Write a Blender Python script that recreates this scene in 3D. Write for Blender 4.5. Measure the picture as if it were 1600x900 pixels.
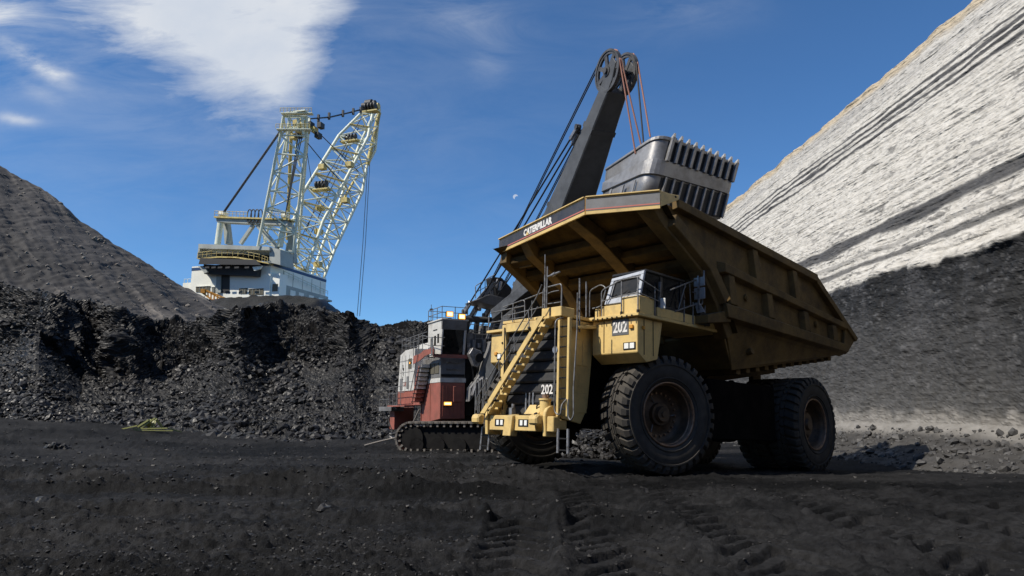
import bpy, math, random
import numpy as np
from mathutils import Matrix, Vector
random.seed(7); RNG = np.random.default_rng(7)
for o in list(bpy.data.objects): bpy.data.objects.remove(o)
S = bpy.context.scene
COL = S.collection
R = math.radians

# ------------------------------------------------------------------ camera, sky, sun
FPX = 1100.0; PIT = math.atan(190 / FPX); CAMH = 2.1
cd = bpy.data.cameras.new('camera'); cam = bpy.data.objects.new('camera', cd); COL.objects.link(cam)
cam.location = (0, 0, CAMH); cam.rotation_euler = (R(90) + PIT, 0, 0)
cd.lens = FPX / 1600 * 36; cd.sensor_width = 36; cd.clip_start = 0.1; cd.clip_end = 20000
S.camera = cam

SUN_DIR = Vector((-0.89, -0.455, 0)).normalized(); SUN_EL = R(49)
sd = Vector((SUN_DIR.x * math.cos(SUN_EL), SUN_DIR.y * math.cos(SUN_EL), math.sin(SUN_EL)))
sl = bpy.data.lights.new('sun', 'SUN'); sun = bpy.data.objects.new('sun', sl); COL.objects.link(sun)
sl.energy = 5.0; sl.angle = R(0.5); sl.color = (1.0, 0.93, 0.82)
sun.rotation_euler = sd.to_track_quat('Z', 'Y').to_euler()

W = bpy.data.worlds.new('World'); S.world = W; W.use_nodes = True
def build_world():
    nt = W.node_tree; N = nt.nodes; L = nt.links
    N.clear()
    def n(t, **k):
        x = N.new(t)
        for a, b in k.items(): setattr(x, a, b)
        return x
    def m(op, a, b=None, c=None, clamp=False):
        x = n('ShaderNodeMath', operation=op); x.use_clamp = clamp
        for i, v in enumerate((a, b, c)):
            if v is None: continue
            if isinstance(v, (int, float)): x.inputs[i].default_value = v
            else: L.new(v, x.inputs[i])
        return x.outputs[0]
    sky = n('ShaderNodeTexSky', sky_type='NISHITA'); sky.sun_disc = False
    sky.sun_elevation = SUN_EL; sky.sun_rotation = math.atan2(SUN_DIR.x, SUN_DIR.y)
    sky.altitude = 1800; sky.air_density = 1.0; sky.dust_density = 0.35; sky.ozone_density = 2.6
    tc = n('ShaderNodeTexCoord'); sep = n('ShaderNodeSeparateXYZ'); L.new(tc.outputs['Generated'], sep.inputs[0])
    y = m('MAXIMUM', m('ABSOLUTE', sep.outputs[1]), 0.05)
    a = m('DIVIDE', sep.outputs[0], y); b = m('DIVIDE', sep.outputs[2], y)
    comb = n('ShaderNodeCombineXYZ'); L.new(a, comb.inputs[0]); L.new(b, comb.inputs[1])
    def noise(vec, scale, det, rough, dist=0.0, mapping=None):
        t = n('ShaderNodeTexNoise'); t.inputs['Scale'].default_value = scale; t.inputs['Detail'].default_value = det
        t.inputs['Roughness'].default_value = rough; t.inputs['Distortion'].default_value = dist
        v = vec
        if mapping:
            mp = n('ShaderNodeMapping'); mp.inputs['Rotation'].default_value = (0, 0, mapping[0]); mp.inputs['Scale'].default_value = mapping[1]
            mp.inputs['Location'].default_value = mapping[2]
            L.new(v, mp.inputs[0]); v = mp.outputs[0]
        L.new(v, t.inputs['Vector']); return t
    wn = noise(comb.outputs[0], 2.2, 8, 0.62)
    ws = n('ShaderNodeSeparateColor'); L.new(wn.outputs['Color'], ws.inputs[0])
    fn = noise(comb.outputs[0], 9, 8, 0.65, 0.6, (R(-48), (0.45, 1.6, 1), (3.1, 1.7, 0)))
    wisp = m('SUBTRACT', fn.outputs['Fac'], 0.5)
    aw = m('ADD', a, m('MULTIPLY', m('SUBTRACT', ws.outputs[0], 0.5), 0.10))
    bw = m('ADD', b, m('MULTIPLY', m('SUBTRACT', ws.outputs[1], 0.5), 0.08))
    def gn(u, v):                       # direction of a point of the sky as slopes
        y_ = math.cos(PIT) - (450 - v) / FPX * math.sin(PIT); z_ = math.sin(PIT) + (450 - v) / FPX * math.cos(PIT)
        return ((u - 800) / FPX / y_, z_ / y_)
    def half(p, q, soft, ww=0.16):             # positive to the right of p->q
        (x0, y0), (x1, y1) = gn(*p), gn(*q)
        dx, dy = x1 - x0, y1 - y0; l = math.hypot(dx, dy); nx, ny = dy / l, -dx / l
        d = m('ADD', m('ADD', m('MULTIPLY', aw, nx), m('MULTIPLY', bw, ny)), -(x0 * nx + y0 * ny))
        d = m('ADD', d, m('MULTIPLY', wisp, ww))
        return m('SMOOTH_MIN', m('MULTIPLY_ADD', d, 1 / soft, 0.4, clamp=True), 1.0, .3)
    wedge = m('MULTIPLY', half((436, 214), (85, -10), 0.09, .16), half((540, -20), (448, 214), 0.07, 0.10))
    wedge = m('MULTIPLY', wedge, half((560, 214), (300, 222), 0.05, .05))
    wedge = m('MULTIPLY', wedge, m('MULTIPLY_ADD', fn.outputs['Fac'], 1.5, 0.30, clamp=True))
    cn = noise(comb.outputs[0], 5.0, 10, .62, .3)
    def blob(p, rx, ry, rot, gain):
        x0, y0 = gn(*p)
        ca, sa = math.cos(rot), math.sin(rot)
        dx = m('SUBTRACT', aw, x0); dy = m('SUBTRACT', bw, y0)
        u = m('DIVIDE', m('ADD', m('MULTIPLY', dx, ca), m('MULTIPLY', dy, sa)), rx)
        v = m('DIVIDE', m('SUBTRACT', m('MULTIPLY', dy, ca), m('MULTIPLY', dx, sa)), ry)
        r2 = m('ADD', m('MULTIPLY', u, u), m('MULTIPLY', v, v))
        g = m('EXPONENT', m('MULTIPLY', r2, -1.0))
        return m('MULTIPLY', m('MULTIPLY', g, gain), m('MULTIPLY_ADD', wisp, 3.4, 0.6, clamp=True))
    blobs = [blob((-10, 20), .065, .025, R(-15), 1.0), blob((50, 95), .06, .012, R(-32), .8), blob((95, 112), .022, .008, R(-5), .5), blob((28, 186), .032, .009, R(-8), .6), blob((60, 140), .04, .012, R(-25), .22),
             blob((500, 5), .05, .02, R(-10), .25), blob((740, 35), .08, .04, R(-15), .26), blob((1060, 20), .10, .04, R(10), .13), blob((760, 105), .03, .03, R(30), .13),
             blob((1500, -700), .8, .3, .4, .6), blob((-500, -400), .9, .3, -.5, .8)]
    cl = wedge
    for q in blobs: cl = m('ADD', cl, q)
    cl = m('MINIMUM', cl, 0.95)
    ccol = n('ShaderNodeMix', data_type='RGBA'); L.new(m('MULTIPLY_ADD', cn.outputs['Fac'], 2.6, -.8, clamp=True), ccol.inputs[0]); ccol.inputs[6].default_value = (9.6, 10.6, 12.2, 1); ccol.inputs[7].default_value = CLOUD
    back = m('GREATER_THAN', sep.outputs[1], 0.0)       # the clouds stand on the far side of the pit
    cl = m('MULTIPLY', cl, back); cl = m('MULTIPLY', cl, m('GREATER_THAN', sep.outputs[2], 0.0))
    # thin day moon, a crescent
    mx, my = gn(805.5, 307.5); mx2, my2 = gn(808.0, 310.0)
    def disc(x0, y0, r):
        dx = m('SUBTRACT', a, x0); dy = m('SUBTRACT', b, y0)
        return m('LESS_THAN', m('SQRT', m('ADD', m('MULTIPLY', dx, dx), m('MULTIPLY', dy, dy))), r)
    moon = m('MULTIPLY', m('MULTIPLY', disc(mx, my, .0038), m('SUBTRACT', 1.0, disc(mx2, my2, .0035))), back)
    tint = n('ShaderNodeMix', data_type='RGBA', blend_type='MULTIPLY'); tint.inputs[0].default_value = 1
    L.new(sky.outputs[0], tint.inputs[6]); tint.inputs[7].default_value = SKY_TINT
    mix = n('ShaderNodeMix', data_type='RGBA'); L.new(cl, mix.inputs[0]); L.new(tint.outputs[2], mix.inputs[6]); L.new(ccol.outputs[2], mix.inputs[7])
    mm = n('ShaderNodeMix', data_type='RGBA'); L.new(m('MULTIPLY', moon, .55), mm.inputs[0]); L.new(mix.outputs[2], mm.inputs[6]); mm.inputs[7].default_value = CLOUD
    bg = n('ShaderNodeBackground'); bg.inputs[1].default_value = 0.063; L.new(mm.outputs[2], bg.inputs[0])
    out = n('ShaderNodeOutputWorld'); L.new(bg.outputs[0], out.inputs[0])
SKY_TINT = (1.10, 1.74, 2.22, 1); CLOUD = (12.2, 12.6, 13.2, 1)
build_world()
S.view_settings.view_transform = 'Standard'; S.view_settings.look = 'None'
S.view_settings.exposure = 0.0; S.view_settings.gamma = 1.0
S.render.engine = 'CYCLES'

# ------------------------------------------------------------------ rays of the surveyed photograph
_F = np.array([0, math.cos(PIT), math.sin(PIT)]); _U = np.array([0, -math.sin(PIT), math.cos(PIT)]); _C = np.array([0, 0, CAMH])
def ray(u, v): return np.array([1., 0, 0]) * (u - 800) / FPX + _U * (450 - v) / FPX + _F
def at(u, v, Y):
    r = ray(u, v); return Vector(_C + r * (Y / r[1]))
class Frame:
    def __init__(s, o, f, l, u): s.o, s.f, s.l, s.u = [np.array(q, float) for q in (o, f, l, u)]
    def mat(s):
        M = Matrix.Identity(4)
        for i, a in enumerate((s.f, s.l, s.u, s.o)):
            for j in range(3): M[j][i] = a[j]
        return M
    def on(s, u, v, ax, val):
        n = (s.f, s.l, s.u)[ax]; r = ray(u, v); t = ((s.o @ n + val) - _C @ n) / (r @ n); d = _C + t * r - s.o
        return Vector((d @ s.f, d @ s.l, d @ s.u))
    def loc(s, P):
        d = np.array(P) - s.o; return Vector((d @ s.f, d @ s.l, d @ s.u))

# ------------------------------------------------------------------ materials
def mat(name, col, rough=.6, metal=0., col2=None, scale=3., mixlo=.45, mixhi=.6, bump=0., bscale=30., rvar=0., attr=None, spec=.5, detail=6, stretch=None, dust=None, dustamt=.0):
    M = bpy.data.materials.new(name); M.use_nodes = True; nt = M.node_tree; N = nt.nodes; L = nt.links
    B = N['Principled BSDF']; B.inputs['Roughness'].default_value = rough; B.inputs['Metallic'].default_value = metal
    B.inputs['Specular IOR Level'].default_value = spec
    tc = N.new('ShaderNodeTexCoord'); vec = tc.outputs['Object']
    if stretch:
        mp = N.new('ShaderNodeMapping'); mp.inputs['Scale'].default_value = stretch; L.new(vec, mp.inputs[0]); vec = mp.outputs[0]
    base = None
    if attr:
        at_ = N.new('ShaderNodeVertexColor'); at_.layer_name = attr; base = at_.outputs[0]
    if base is None:
        rgb = N.new('ShaderNodeRGB'); rgb.outputs[0].default_value = (*col, 1); base = rgb.outputs[0]
    if col2:
        nz = N.new('ShaderNodeTexNoise'); nz.inputs['Scale'].default_value = scale; nz.inputs['Detail'].default_value = detail; nz.inputs['Roughness'].default_value = .65
        L.new(vec, nz.inputs['Vector'])
        mr = N.new('ShaderNodeMapRange'); mr.inputs[1].default_value = mixlo; mr.inputs[2].default_value = mixhi; L.new(nz.outputs['Fac'], mr.inputs[0])
        mx = N.new('ShaderNodeMix'); mx.data_type = 'RGBA'; L.new(mr.outputs[0], mx.inputs[0]); L.new(base, mx.inputs[6])
        if attr:
            ml = N.new('ShaderNodeMix'); ml.data_type = 'RGBA'; ml.blend_type = 'MULTIPLY'; ml.inputs[0].default_value = 1; L.new(base, ml.inputs[6]); ml.inputs[7].default_value = (*col2, 1); L.new(ml.outputs[2], mx.inputs[7])
        else: mx.inputs[7].default_value = (*col2, 1)
        base = mx.outputs[2]
    if dust:
        # settled dust on faces that look upwards, broken up by noise
        g = N.new('ShaderNodeNewGeometry'); sp = N.new('ShaderNodeSeparateXYZ'); L.new(g.outputs['Normal'], sp.inputs[0])
        n3 = N.new('ShaderNodeTexNoise'); n3.inputs['Scale'].default_value = 2.3; n3.inputs['Detail'].default_value = 8; n3.inputs['Roughness'].default_value = .75; L.new(tc.outputs['Object'], n3.inputs['Vector'])
        ad = N.new('ShaderNodeMath'); ad.operation = 'MULTIPLY_ADD'; L.new(sp.outputs[2], ad.inputs[0]); ad.inputs[1].default_value = .35; L.new(n3.outputs['Fac'], ad.inputs[2])
        mr2 = N.new('ShaderNodeMapRange'); mr2.inputs[1].default_value = .5; mr2.inputs[2].default_value = .9; mr2.inputs[4].default_value = dustamt; L.new(ad.outputs[0], mr2.inputs[0])
        mx2 = N.new('ShaderNodeMix'); mx2.data_type = 'RGBA'; L.new(mr2.outputs[0], mx2.inputs[0]); L.new(base, mx2.inputs[6]); mx2.inputs[7].default_value = (*dust, 1); base = mx2.outputs[2]
    L.new(base, B.inputs['Base Color'])
    if rvar:
        n2 = N.new('ShaderNodeTexNoise'); n2.inputs['Scale'].default_value = bscale * .7; n2.inputs['Detail'].default_value = 4; L.new(vec, n2.inputs['Vector'])
        m2 = N.new('ShaderNodeMapRange'); m2.inputs[1].default_value = .3; m2.inputs[2].default_value = .7; m2.inputs[3].default_value = rough - rvar; m2.inputs[4].default_value = rough + rvar
        L.new(n2.outputs['Fac'], m2.inputs[0]); L.new(m2.outputs[0], B.inputs['Roughness'])
    if bump:
        nb = N.new('ShaderNodeTexNoise'); nb.inputs['Scale'].default_value = bscale; nb.inputs['Detail'].default_value = 8; nb.inputs['Roughness'].default_value = .7; L.new(vec, nb.inputs['Vector'])
        bp = N.new('ShaderNodeBump'); bp.inputs['Strength'].default_value = bump; bp.inputs['Distance'].default_value = .05; L.new(nb.outputs['Fac'], bp.inputs['Height']); L.new(bp.outputs[0], B.inputs['Normal'])
    return M
def emit(name, col, st):
    M = bpy.data.materials.new(name); M.use_nodes = True; B = M.node_tree.nodes['Principled BSDF']
    B.inputs['Base Color'].default_value = (*col, 1); B.inputs['Emission Color'].default_value = (*col, 1); B.inputs['Emission Strength'].default_value = st; return M
DUST = (.10, .085, .065)
M_ = dict(
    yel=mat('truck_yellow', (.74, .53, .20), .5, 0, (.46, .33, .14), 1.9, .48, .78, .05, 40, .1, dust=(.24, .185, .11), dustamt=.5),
    yelu=mat('canopy_underside', (.075, .048, .017), .8, 0, (.026, .018, .010), 1.3, .38, .68, .12, 25, .1, spec=.1),  # yellow taken down to dark brown for the shade under the canopy
    yeld=mat('body_yellow_shaded', (.165, .106, .038), .7, 0, (.050, .034, .018), 1.1, .38, .72, .12, 25, .12, spec=.2, dust=(.06, .048, .033), dustamt=.8),  # truck yellow darkened to stand for shade, plus worn mottling and dust
    blk=mat('black_paint', (.016, .016, .017), .55, 0, (.032, .029, .026), 3, .45, .7, .05, 30, .1, spec=.2),
    grille=mat('grille_grey', (.045, .046, .048), .6, 0, (.075, .070, .064), 4, .45, .75, .05, 30, .1, spec=.1),
    fas=mat('fascia_dark', (.045, .045, .05), .35, 0, (.075, .07, .065), 3, .4, .7),
    fas2=mat('fascia_grey', (.20, .20, .20), .5, 0, (.15, .145, .14), 3, .4, .7),  # right half of the fascia, a paler grey than the left
    red=mat('stripe_red', (.52, .16, .12), .5), wht=mat('white_lettering', (.78, .76, .72), .5, 0, (.5, .48, .44), 9, .5, .8),
    tyre=mat('tyre_rubber', (.048, .045, .041), .75, 0, (.085, .078, .068), 2.5, .35, .75, .18, 28, .08, spec=.12, dust=(.09, .08, .068), dustamt=.5),
    rim=mat('rim_dusty', (.13, .085, .05), .55, .2, (.05, .035, .025), 3, .4, .65, .1, 30),
    rimb=mat('rim_bead', (.34, .22, .14), .4, .4, (.16, .10, .07), 5, .4, .65, .05, 30),
    tube=mat('rail_grey', (.21, .21, .21), .45, .2, (.08, .075, .07), 7, .45, .65),
    steel=mat('bare_steel', (.30, .30, .31), .42, .5, (.12, .11, .10), 6, .42, .7, .05, 30),
    glass=mat('dark_glass', (.010, .011, .012), .06, 0, (.035, .03, .025), 3, .4, .8),
    cab=mat('cab_pale_grey', (.42, .45, .50), .5, 0, (.25, .26, .28), 5, .5, .75),
    under=mat('underside_shade_black', (.009, .0085, .008), .8, 0, (.014, .012, .011), 2, spec=.0), cabin=mat('cab_dark', (.014, .015, .018), .5), lens=mat('lamp_lens', (.85, .85, .8), .2), amber=mat('amber_lens', (.65, .30, .04), .3),  # under: near-black colour stands in for the shade between the wheels
    plate=mat('number_plate_grey', (.12, .125, .13), .5), mir=mat('mirror_back', (.30, .30, .30), .45, 0, (.2, .2, .21), 6, .5, .8),
    bag=mat('white_card', (.8, .8, .76), .6),
    boom=mat('boom_grey', (.10, .105, .112), .5, 0, (.065, .068, .072), 1.2, .4, .7, .04, 20, .08, spec=.25),
    boomd=mat('boom_machinery', (.10, .10, .103), .5, .1, (.05, .048, .045), 2.2, .4, .65, .08, 20),
    dip=mat('dipper_steel', (.34, .335, .33), .40, .45, (.17, .16, .15), 1.7, .40, .75, .06, 18, .1, detail=10),
    dipd=mat('dipper_slot', (.05, .047, .044), .55, .3, (.03, .028, .026), 2, .4, .6, .1, 18), tooth=mat('worn_tooth', (.62, .60, .56), .32, .6, (.35, .33, .30), 6, .45, .7),
    rope=mat('wire_rope', (.03, .03, .032), .5, .2), ropr=mat('rusty_rope', (.36, .17, .12), .6), 
    swht=mat('shovel_white', (.62, .61, .57), .5, 0, (.38, .35, .31), 1.4, .48, .75, .04, 20, dust=(.25, .22, .19), dustamt=.6),
    sred=mat('shovel_red', (.36, .115, .085), .55, 0, (.22, .085, .06), 1.2, .4, .7, .05, 20, dust=(.16, .10, .08), dustamt=.6),
    sgry=mat('shovel_grey', (.20, .20, .20), .55, 0, (.11, .105, .10), 1.5, .4, .7), track=mat('crawler_steel', (.018, .017, .016), .7, 0, (.009, .008, .008), 2, .4, .65, .15, 14, spec=.15),
    tpad=mat('crawler_pad', (.24, .215, .185), .5, .2, (.09, .08, .07), 3, .4, .65, .1, 14),
    lamp=emit('lit_work_lamp', (1.0, .42, .07), 1.6), lampw=emit('lit_work_lamp_core', (1.0, .72, .30), 3.2),
    dwht=mat('dragline_white', (.90, .90, .80), .5, 0, (.76, .77, .70), .25, .5, .8), dblu=mat('dragline_blue', (.02, .06, .16), .5), dgry=mat('dragline_grey', (.40, .42, .38), .55, 0, (.30, .31, .28), .3, .4, .7),
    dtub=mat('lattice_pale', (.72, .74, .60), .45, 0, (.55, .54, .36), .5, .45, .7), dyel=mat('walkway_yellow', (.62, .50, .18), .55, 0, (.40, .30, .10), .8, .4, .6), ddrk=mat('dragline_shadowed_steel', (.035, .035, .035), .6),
    dwin=mat('dragline_window', (.14, .13, .10), .2), org=mat('orange_lattice', (.62, .28, .03), .5, 0, (.30, .13, .02), .8, .45, .7),
    ystand=mat('yellow_green_frame', (.26, .26, .09), .5, 0, (.25, .26, .08), 4, .45, .7), cable=mat('trailing_cable', (.17, .15, .13), .6),
)

# ------------------------------------------------------------------ mesh builder
class MB:
    def __init__(s): s.v = []; s.f = []; s.sm = []
    def add(s, vs, fs, smooth=False):
        b = len(s.v); s.v += [tuple(q) for q in vs]; s.f += [tuple(i + b for i in f) for f in fs]; s.sm += [smooth] * len(fs); return s
    def box(s, x0, x1, y0, y1, z0, z1):
        vs = [(x, y, z) for x in (x0, x1) for y in (y0, y1) for z in (z0, z1)]
        return s.add(vs, [(0, 1, 3, 2), (4, 6, 7, 5), (0, 4, 5, 1), (2, 3, 7, 6), (0, 2, 6, 4), (1, 5, 7, 3)])
    def hexa(s, a, b):                 # two quads, near and far
        return s.add(list(a) + list(b), [(0, 1, 2, 3), (7, 6, 5, 4), (0, 4, 5, 1), (1, 5, 6, 2), (2, 6, 7, 3), (3, 7, 4, 0)])
    def prism(s, poly, vec):
        n = len(poly); v = Vector(vec); p = [Vector(q) for q in poly]
        return s.add(p + [q + v for q in p], [tuple(range(n)), tuple(range(2 * n - 1, n - 1, -1))] + [(i, i + n, (i + 1) % n + n, (i + 1) % n) for i in range(n)])
    def beam(s, a, b, w, h, up=(0, 0, 1)):
        a, b = Vector(a), Vector(b); d = (b - a).normalized(); u = Vector(up); x = d.cross(u)
        if x.length < 1e-4: x = d.cross(Vector((1, 0, 0)))
        x.normalize(); y = x.cross(d).normalized()
        q = [x * w / 2 + y * h / 2, -x * w / 2 + y * h / 2, -x * w / 2 - y * h / 2, x * w / 2 - y * h / 2]
        return s.hexa([a + k for k in q], [b + k for k in q])
    def cyl(s, a, b, r, n=10, r2=None, cap=True):
        a, b = Vector(a), Vector(b); d = (b - a).normalized(); x = d.orthogonal().normalized(); y = d.cross(x); r2 = r if r2 is None else r2
        vs = [a + (x * math.cos(t) + y * math.sin(t)) * r for t in [2 * math.pi * i / n for i in range(n)]] + [b + (x * math.cos(t) + y * math.sin(t)) * r2 for t in [2 * math.pi * i / n for i in range(n)]]
        s.add(vs, [(i, (i + 1) % n, (i + 1) % n + n, i + n) for i in range(n)], True)
        if cap: s.add(vs, [tuple(range(n - 1, -1, -1)), tuple(range(n, 2 * n))])
        return s
    def tube(s, pts, r, n=6, round=0.):
        pts = [Vector(p) for p in pts]
        if round and len(pts) > 2:
            out = [pts[0]]
            for i in range(1, len(pts) - 1):
                a, b, c = pts[i - 1], pts[i], pts[i + 1]; d1 = (a - b); d2 = (c - b); k = min(round, d1.length * .45, d2.length * .45)
                p, q = b + d1.normalized() * k, b + d2.normalized() * k
                for t in (0, .25, .5, .75, 1): out.append(p * (1 - t) ** 2 + b * 2 * t * (1 - t) + q * t * t)
            out.append(pts[-1]); pts = out
        ring = []; x = None
        for i, p in enumerate(pts):
            d = ((pts[i + 1] if i < len(pts) - 1 else p) - (pts[i - 1] if i else p)).normalized()
            if x is None: x = d.orthogonal().normalized()
            x = (x - d * x.dot(d)); x = x.normalized() if x.length > 1e-6 else d.orthogonal().normalized(); y = d.cross(x)
            ring += [p + (x * math.cos(2 * math.pi * k / n) + y * math.sin(2 * math.pi * k / n)) * r for k in range(n)]
        m = len(pts)
        s.add(ring, [(i * n + k, i * n + (k + 1) % n, (i + 1) * n + (k + 1) % n, (i + 1) * n + k) for i in range(m - 1) for k in range(n)], True)
        s.add(ring, [tuple(range(n - 1, -1, -1)), tuple(range((m - 1) * n, m * n))]); return s
    def lathe(s, prof, c=(0, 0, 0), n=48, smooth=True):     # axis = local Y; prof = (y, r)
        c = Vector(c); vs = []
        for (y, r) in prof:
            for i in range(n):
                t = 2 * math.pi * i / n; vs.append(c + Vector((r * math.sin(t), y, r * math.cos(t))))
        m = len(prof)
        return s.add(vs, [(j * n + i, j * n + (i + 1) % n, (j + 1) * n + (i + 1) % n, (j + 1) * n + i) for j in range(m - 1) for i in range(n)], smooth)
    def build(s, name, mt, parent=None, bevel=0, label=None, kind=None, fix=True):
        me = bpy.data.meshes.new(name); me.from_pydata(s.v, [], s.f); me.polygons.foreach_set('use_smooth', s.sm)
        if fix:
            import bmesh
            bm = bmesh.new(); bm.from_mesh(me); bmesh.ops.recalc_face_normals(bm, faces=bm.faces); bm.to_mesh(me); bm.free()
        me.materials.append(M_[mt] if isinstance(mt, str) else mt)
        o = bpy.data.objects.new(name, me); COL.objects.link(o); o.parent = parent
        if label: o['label'] = label
        if kind: o['kind'] = kind
        if bevel:
            b = o.modifiers.new('bevel', 'BEVEL'); b.width = bevel; b.segments = 1; b.limit_method = 'ANGLE'; b.angle_limit = R(40)
        return o
def empty(name, M=None, label=None, cat=None, parent=None, group=None):
    o = bpy.data.objects.new(name, None); COL.objects.link(o); o.empty_display_size = .2
    if M is not None: o.matrix_local = M if isinstance(M, Matrix) else Matrix.Translation(M)
    o.parent = parent
    if label: o['label'] = label
    if cat: o['category'] = cat
    if group: o['group'] = group
    return o
def tag(o, label, cat, group=None, kind=None):
    if label: o['label'] = label
    if cat: o['category'] = cat
    if group: o['group'] = group
    if kind: o['kind'] = kind
    return o
def text(name, body, mt, parent, origin, xdir, up, height, width=None, bold=.0, th=.006, font_h=.70):
    cu = bpy.data.curves.new('t', 'FONT'); cu.body = body; cu.size = 1; cu.extrude = .5; cu.offset = bold; cu.align_x = 'LEFT'; cu.resolution_u = 2
    o = bpy.data.objects.new('t', cu); COL.objects.link(o); bpy.context.view_layer.update()
    dg = bpy.context.evaluated_depsgraph_get(); me = bpy.data.meshes.new_from_object(o.evaluated_get(dg))
    bpy.data.objects.remove(o)
    co = np.empty(len(me.vertices) * 3); me.vertices.foreach_get('co', co); co = co.reshape(-1, 3)
    lo, hi = co.min(0), co.max(0); w, h = hi[0] - lo[0], hi[1] - lo[1]
    sx = (width / w) if width else height / h; sy = height / h
    X = np.array(Vector(xdir).normalized()); Uv = np.array(Vector(up).normalized()); Nn = np.cross(X, Uv)
    p = np.array(origin) + np.outer((co[:, 0] - lo[0]) * sx, X) + np.outer((co[:, 1] - lo[1]) * sy, Uv) + np.outer(co[:, 2] * th * 2, Nn)
    me.vertices.foreach_set('co', p.ravel()); me.update(); me.materials.clear(); me.materials.append(M_[mt])
    q = bpy.data.objects.new(name, me); COL.objects.link(q); q.parent = parent; return q
def copy_tree(o, parent=None):
    c = o.copy(); COL.objects.link(c); c.parent = parent
    for ch in list(o.children): copy_tree(ch, c)
    return c
def strip(name, mt, parent, rows, bevel=0, **k):      # rows: list of cross sections (each 4 points) swept into a solid
    m = MB(); n = len(rows[0])
    vs = [p for r_ in rows for p in r_]; K = len(rows)
    fs = [(i * n + j, i * n + (j + 1) % n, (i + 1) * n + (j + 1) % n, (i + 1) * n + j) for i in range(K - 1) for j in range(n)] + [tuple(range(n)), tuple(range(K * n - 1, (K - 1) * n - 1, -1))]
    return m.add(vs, fs).build(name, mt, parent, bevel, **k)

# ------------------------------------------------------------------ numpy noise
def _h(ix, iy, s):
    n = (ix.astype(np.int64) * 374761393 + iy.astype(np.int64) * 668265263 + s * 1442695041) & 0xffffffff
    n = ((n ^ (n >> 13)) * 1274126177) & 0xffffffff
    return ((n ^ (n >> 16)) & 0xffff) / 65535.0
def vn(x, y, s=0):
    ix, iy = np.floor(x), np.floor(y); fx, fy = x - ix, y - iy; ix, iy = ix.astype(np.int64), iy.astype(np.int64)
    fx = fx * fx * (3 - 2 * fx); fy = fy * fy * (3 - 2 * fy)
    return (_h(ix, iy, s) * (1 - fx) + _h(ix + 1, iy, s) * fx) * (1 - fy) + (_h(ix, iy + 1, s) * (1 - fx) + _h(ix + 1, iy + 1, s) * fx) * fy
def fbm(x, y, o=5, s=0, g=.5):
    r = 0; a = 1; t = 0
    for i in range(o):
        r = r + a * (vn(x, y, s + i * 17) - .5); t += a; a *= g; x, y = x * 2.03 + 11.3, y * 2.03 + 5.7
    return r / t * 2
def ridged(x, y, o=4, s=0, g=.55):
    r = 0; a = 1; t = 0
    for i in range(o):
        r = r + a * (1 - np.abs(2 * vn(x, y, s + i * 13) - 1)); t += a; a *= g; x, y = x * 2.1 + 7.3, y * 2.1 + 3.1
    return r / t
def cells(x, y, s=0):                   # worley: distance to nearest point, and value of the cell
    ix, iy = np.floor(x), np.floor(y); best = np.full(x.shape, 9.); val = np.zeros(x.shape)
    for dx in (-1, 0, 1):
        for dy in (-1, 0, 1):
            cx, cy = ix + dx, iy + dy; px_ = cx + _h(cx, cy, s); py_ = cy + _h(cx, cy, s + 5); d = (px_ - x) ** 2 + (py_ - y) ** 2
            b = d < best; best = np.where(b, d, best); val = np.where(b, _h(cx, cy, s + 9), val)
    return np.sqrt(best), val
def sst(a, b, x): t = np.clip((x - a) / (b - a), 0, 1); return t * t * (3 - 2 * t)

def grid_mesh(name, P, mt, colr=None, smooth=True, wrap=False):
    nj, ni = P.shape[:2]; me = bpy.data.meshes.new(name)
    me.vertices.add(nj * ni); me.vertices.foreach_set('co', P.reshape(-1).astype(np.float32))
    j, i = np.meshgrid(np.arange(nj - 1), np.arange(ni - 1), indexing='ij'); a = (j * ni + i).ravel()
    q = np.stack([a, a + 1, a + ni + 1, a + ni], 1).astype(np.int32); n = len(q)
    me.loops.add(n * 4); me.loops.foreach_set('vertex_index', q.ravel()); me.polygons.add(n)
    me.polygons.foreach_set('loop_start', np.arange(0, n * 4, 4, dtype=np.int32)); me.polygons.foreach_set('loop_total', np.full(n, 4, np.int32))
    me.polygons.foreach_set('use_smooth', np.full(n, smooth)); me.update(calc_edges=True)
    if colr is not None:
        ca = me.color_attributes.new('col', 'FLOAT_COLOR', 'POINT'); c4 = np.ones((nj * ni, 4), np.float32); c4[:, :3] = colr.reshape(-1, 3); ca.data.foreach_set('color', c4.ravel())
    me.materials.append(mt); o = bpy.data.objects.new(name, me); COL.objects.link(o); return o
def normals(P):
    dj = np.gradient(P, axis=0); di = np.gradient(P, axis=1); n = np.cross(di, dj); return n / np.maximum(np.linalg.norm(n, axis=2, keepdims=True), 1e-9)
_t = (1 + 5 ** .5) / 2
ICO_V = np.array([(-1, _t, 0), (1, _t, 0), (-1, -_t, 0), (1, -_t, 0), (0, -1, _t), (0, 1, _t), (0, -1, -_t), (0, 1, -_t), (_t, 0, -1), (_t, 0, 1), (-_t, 0, -1), (-_t, 0, 1)]) / 1.9
ICO_F = np.array([(0, 11, 5), (0, 5, 1), (0, 1, 7), (0, 7, 10), (0, 10, 11), (1, 5, 9), (5, 11, 4), (11, 10, 2), (10, 7, 6), (7, 1, 8), (3, 9, 4), (3, 4, 2), (3, 2, 6), (3, 6, 8), (3, 8, 9), (4, 9, 5), (2, 4, 11), (6, 2, 10), (8, 6, 7), (9, 8, 1)])
OCT_V = np.array([(1, .1, 0), (-.9, 0, .2), (.1, 1, 0), (0, -1, -.2), (.1, 0, .9), (0, .2, -1.)])
OCT_F = np.array([(0, 2, 4), (2, 1, 4), (1, 3, 4), (3, 0, 4), (2, 0, 5), (1, 2, 5), (3, 1, 5), (0, 3, 5)])
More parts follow.
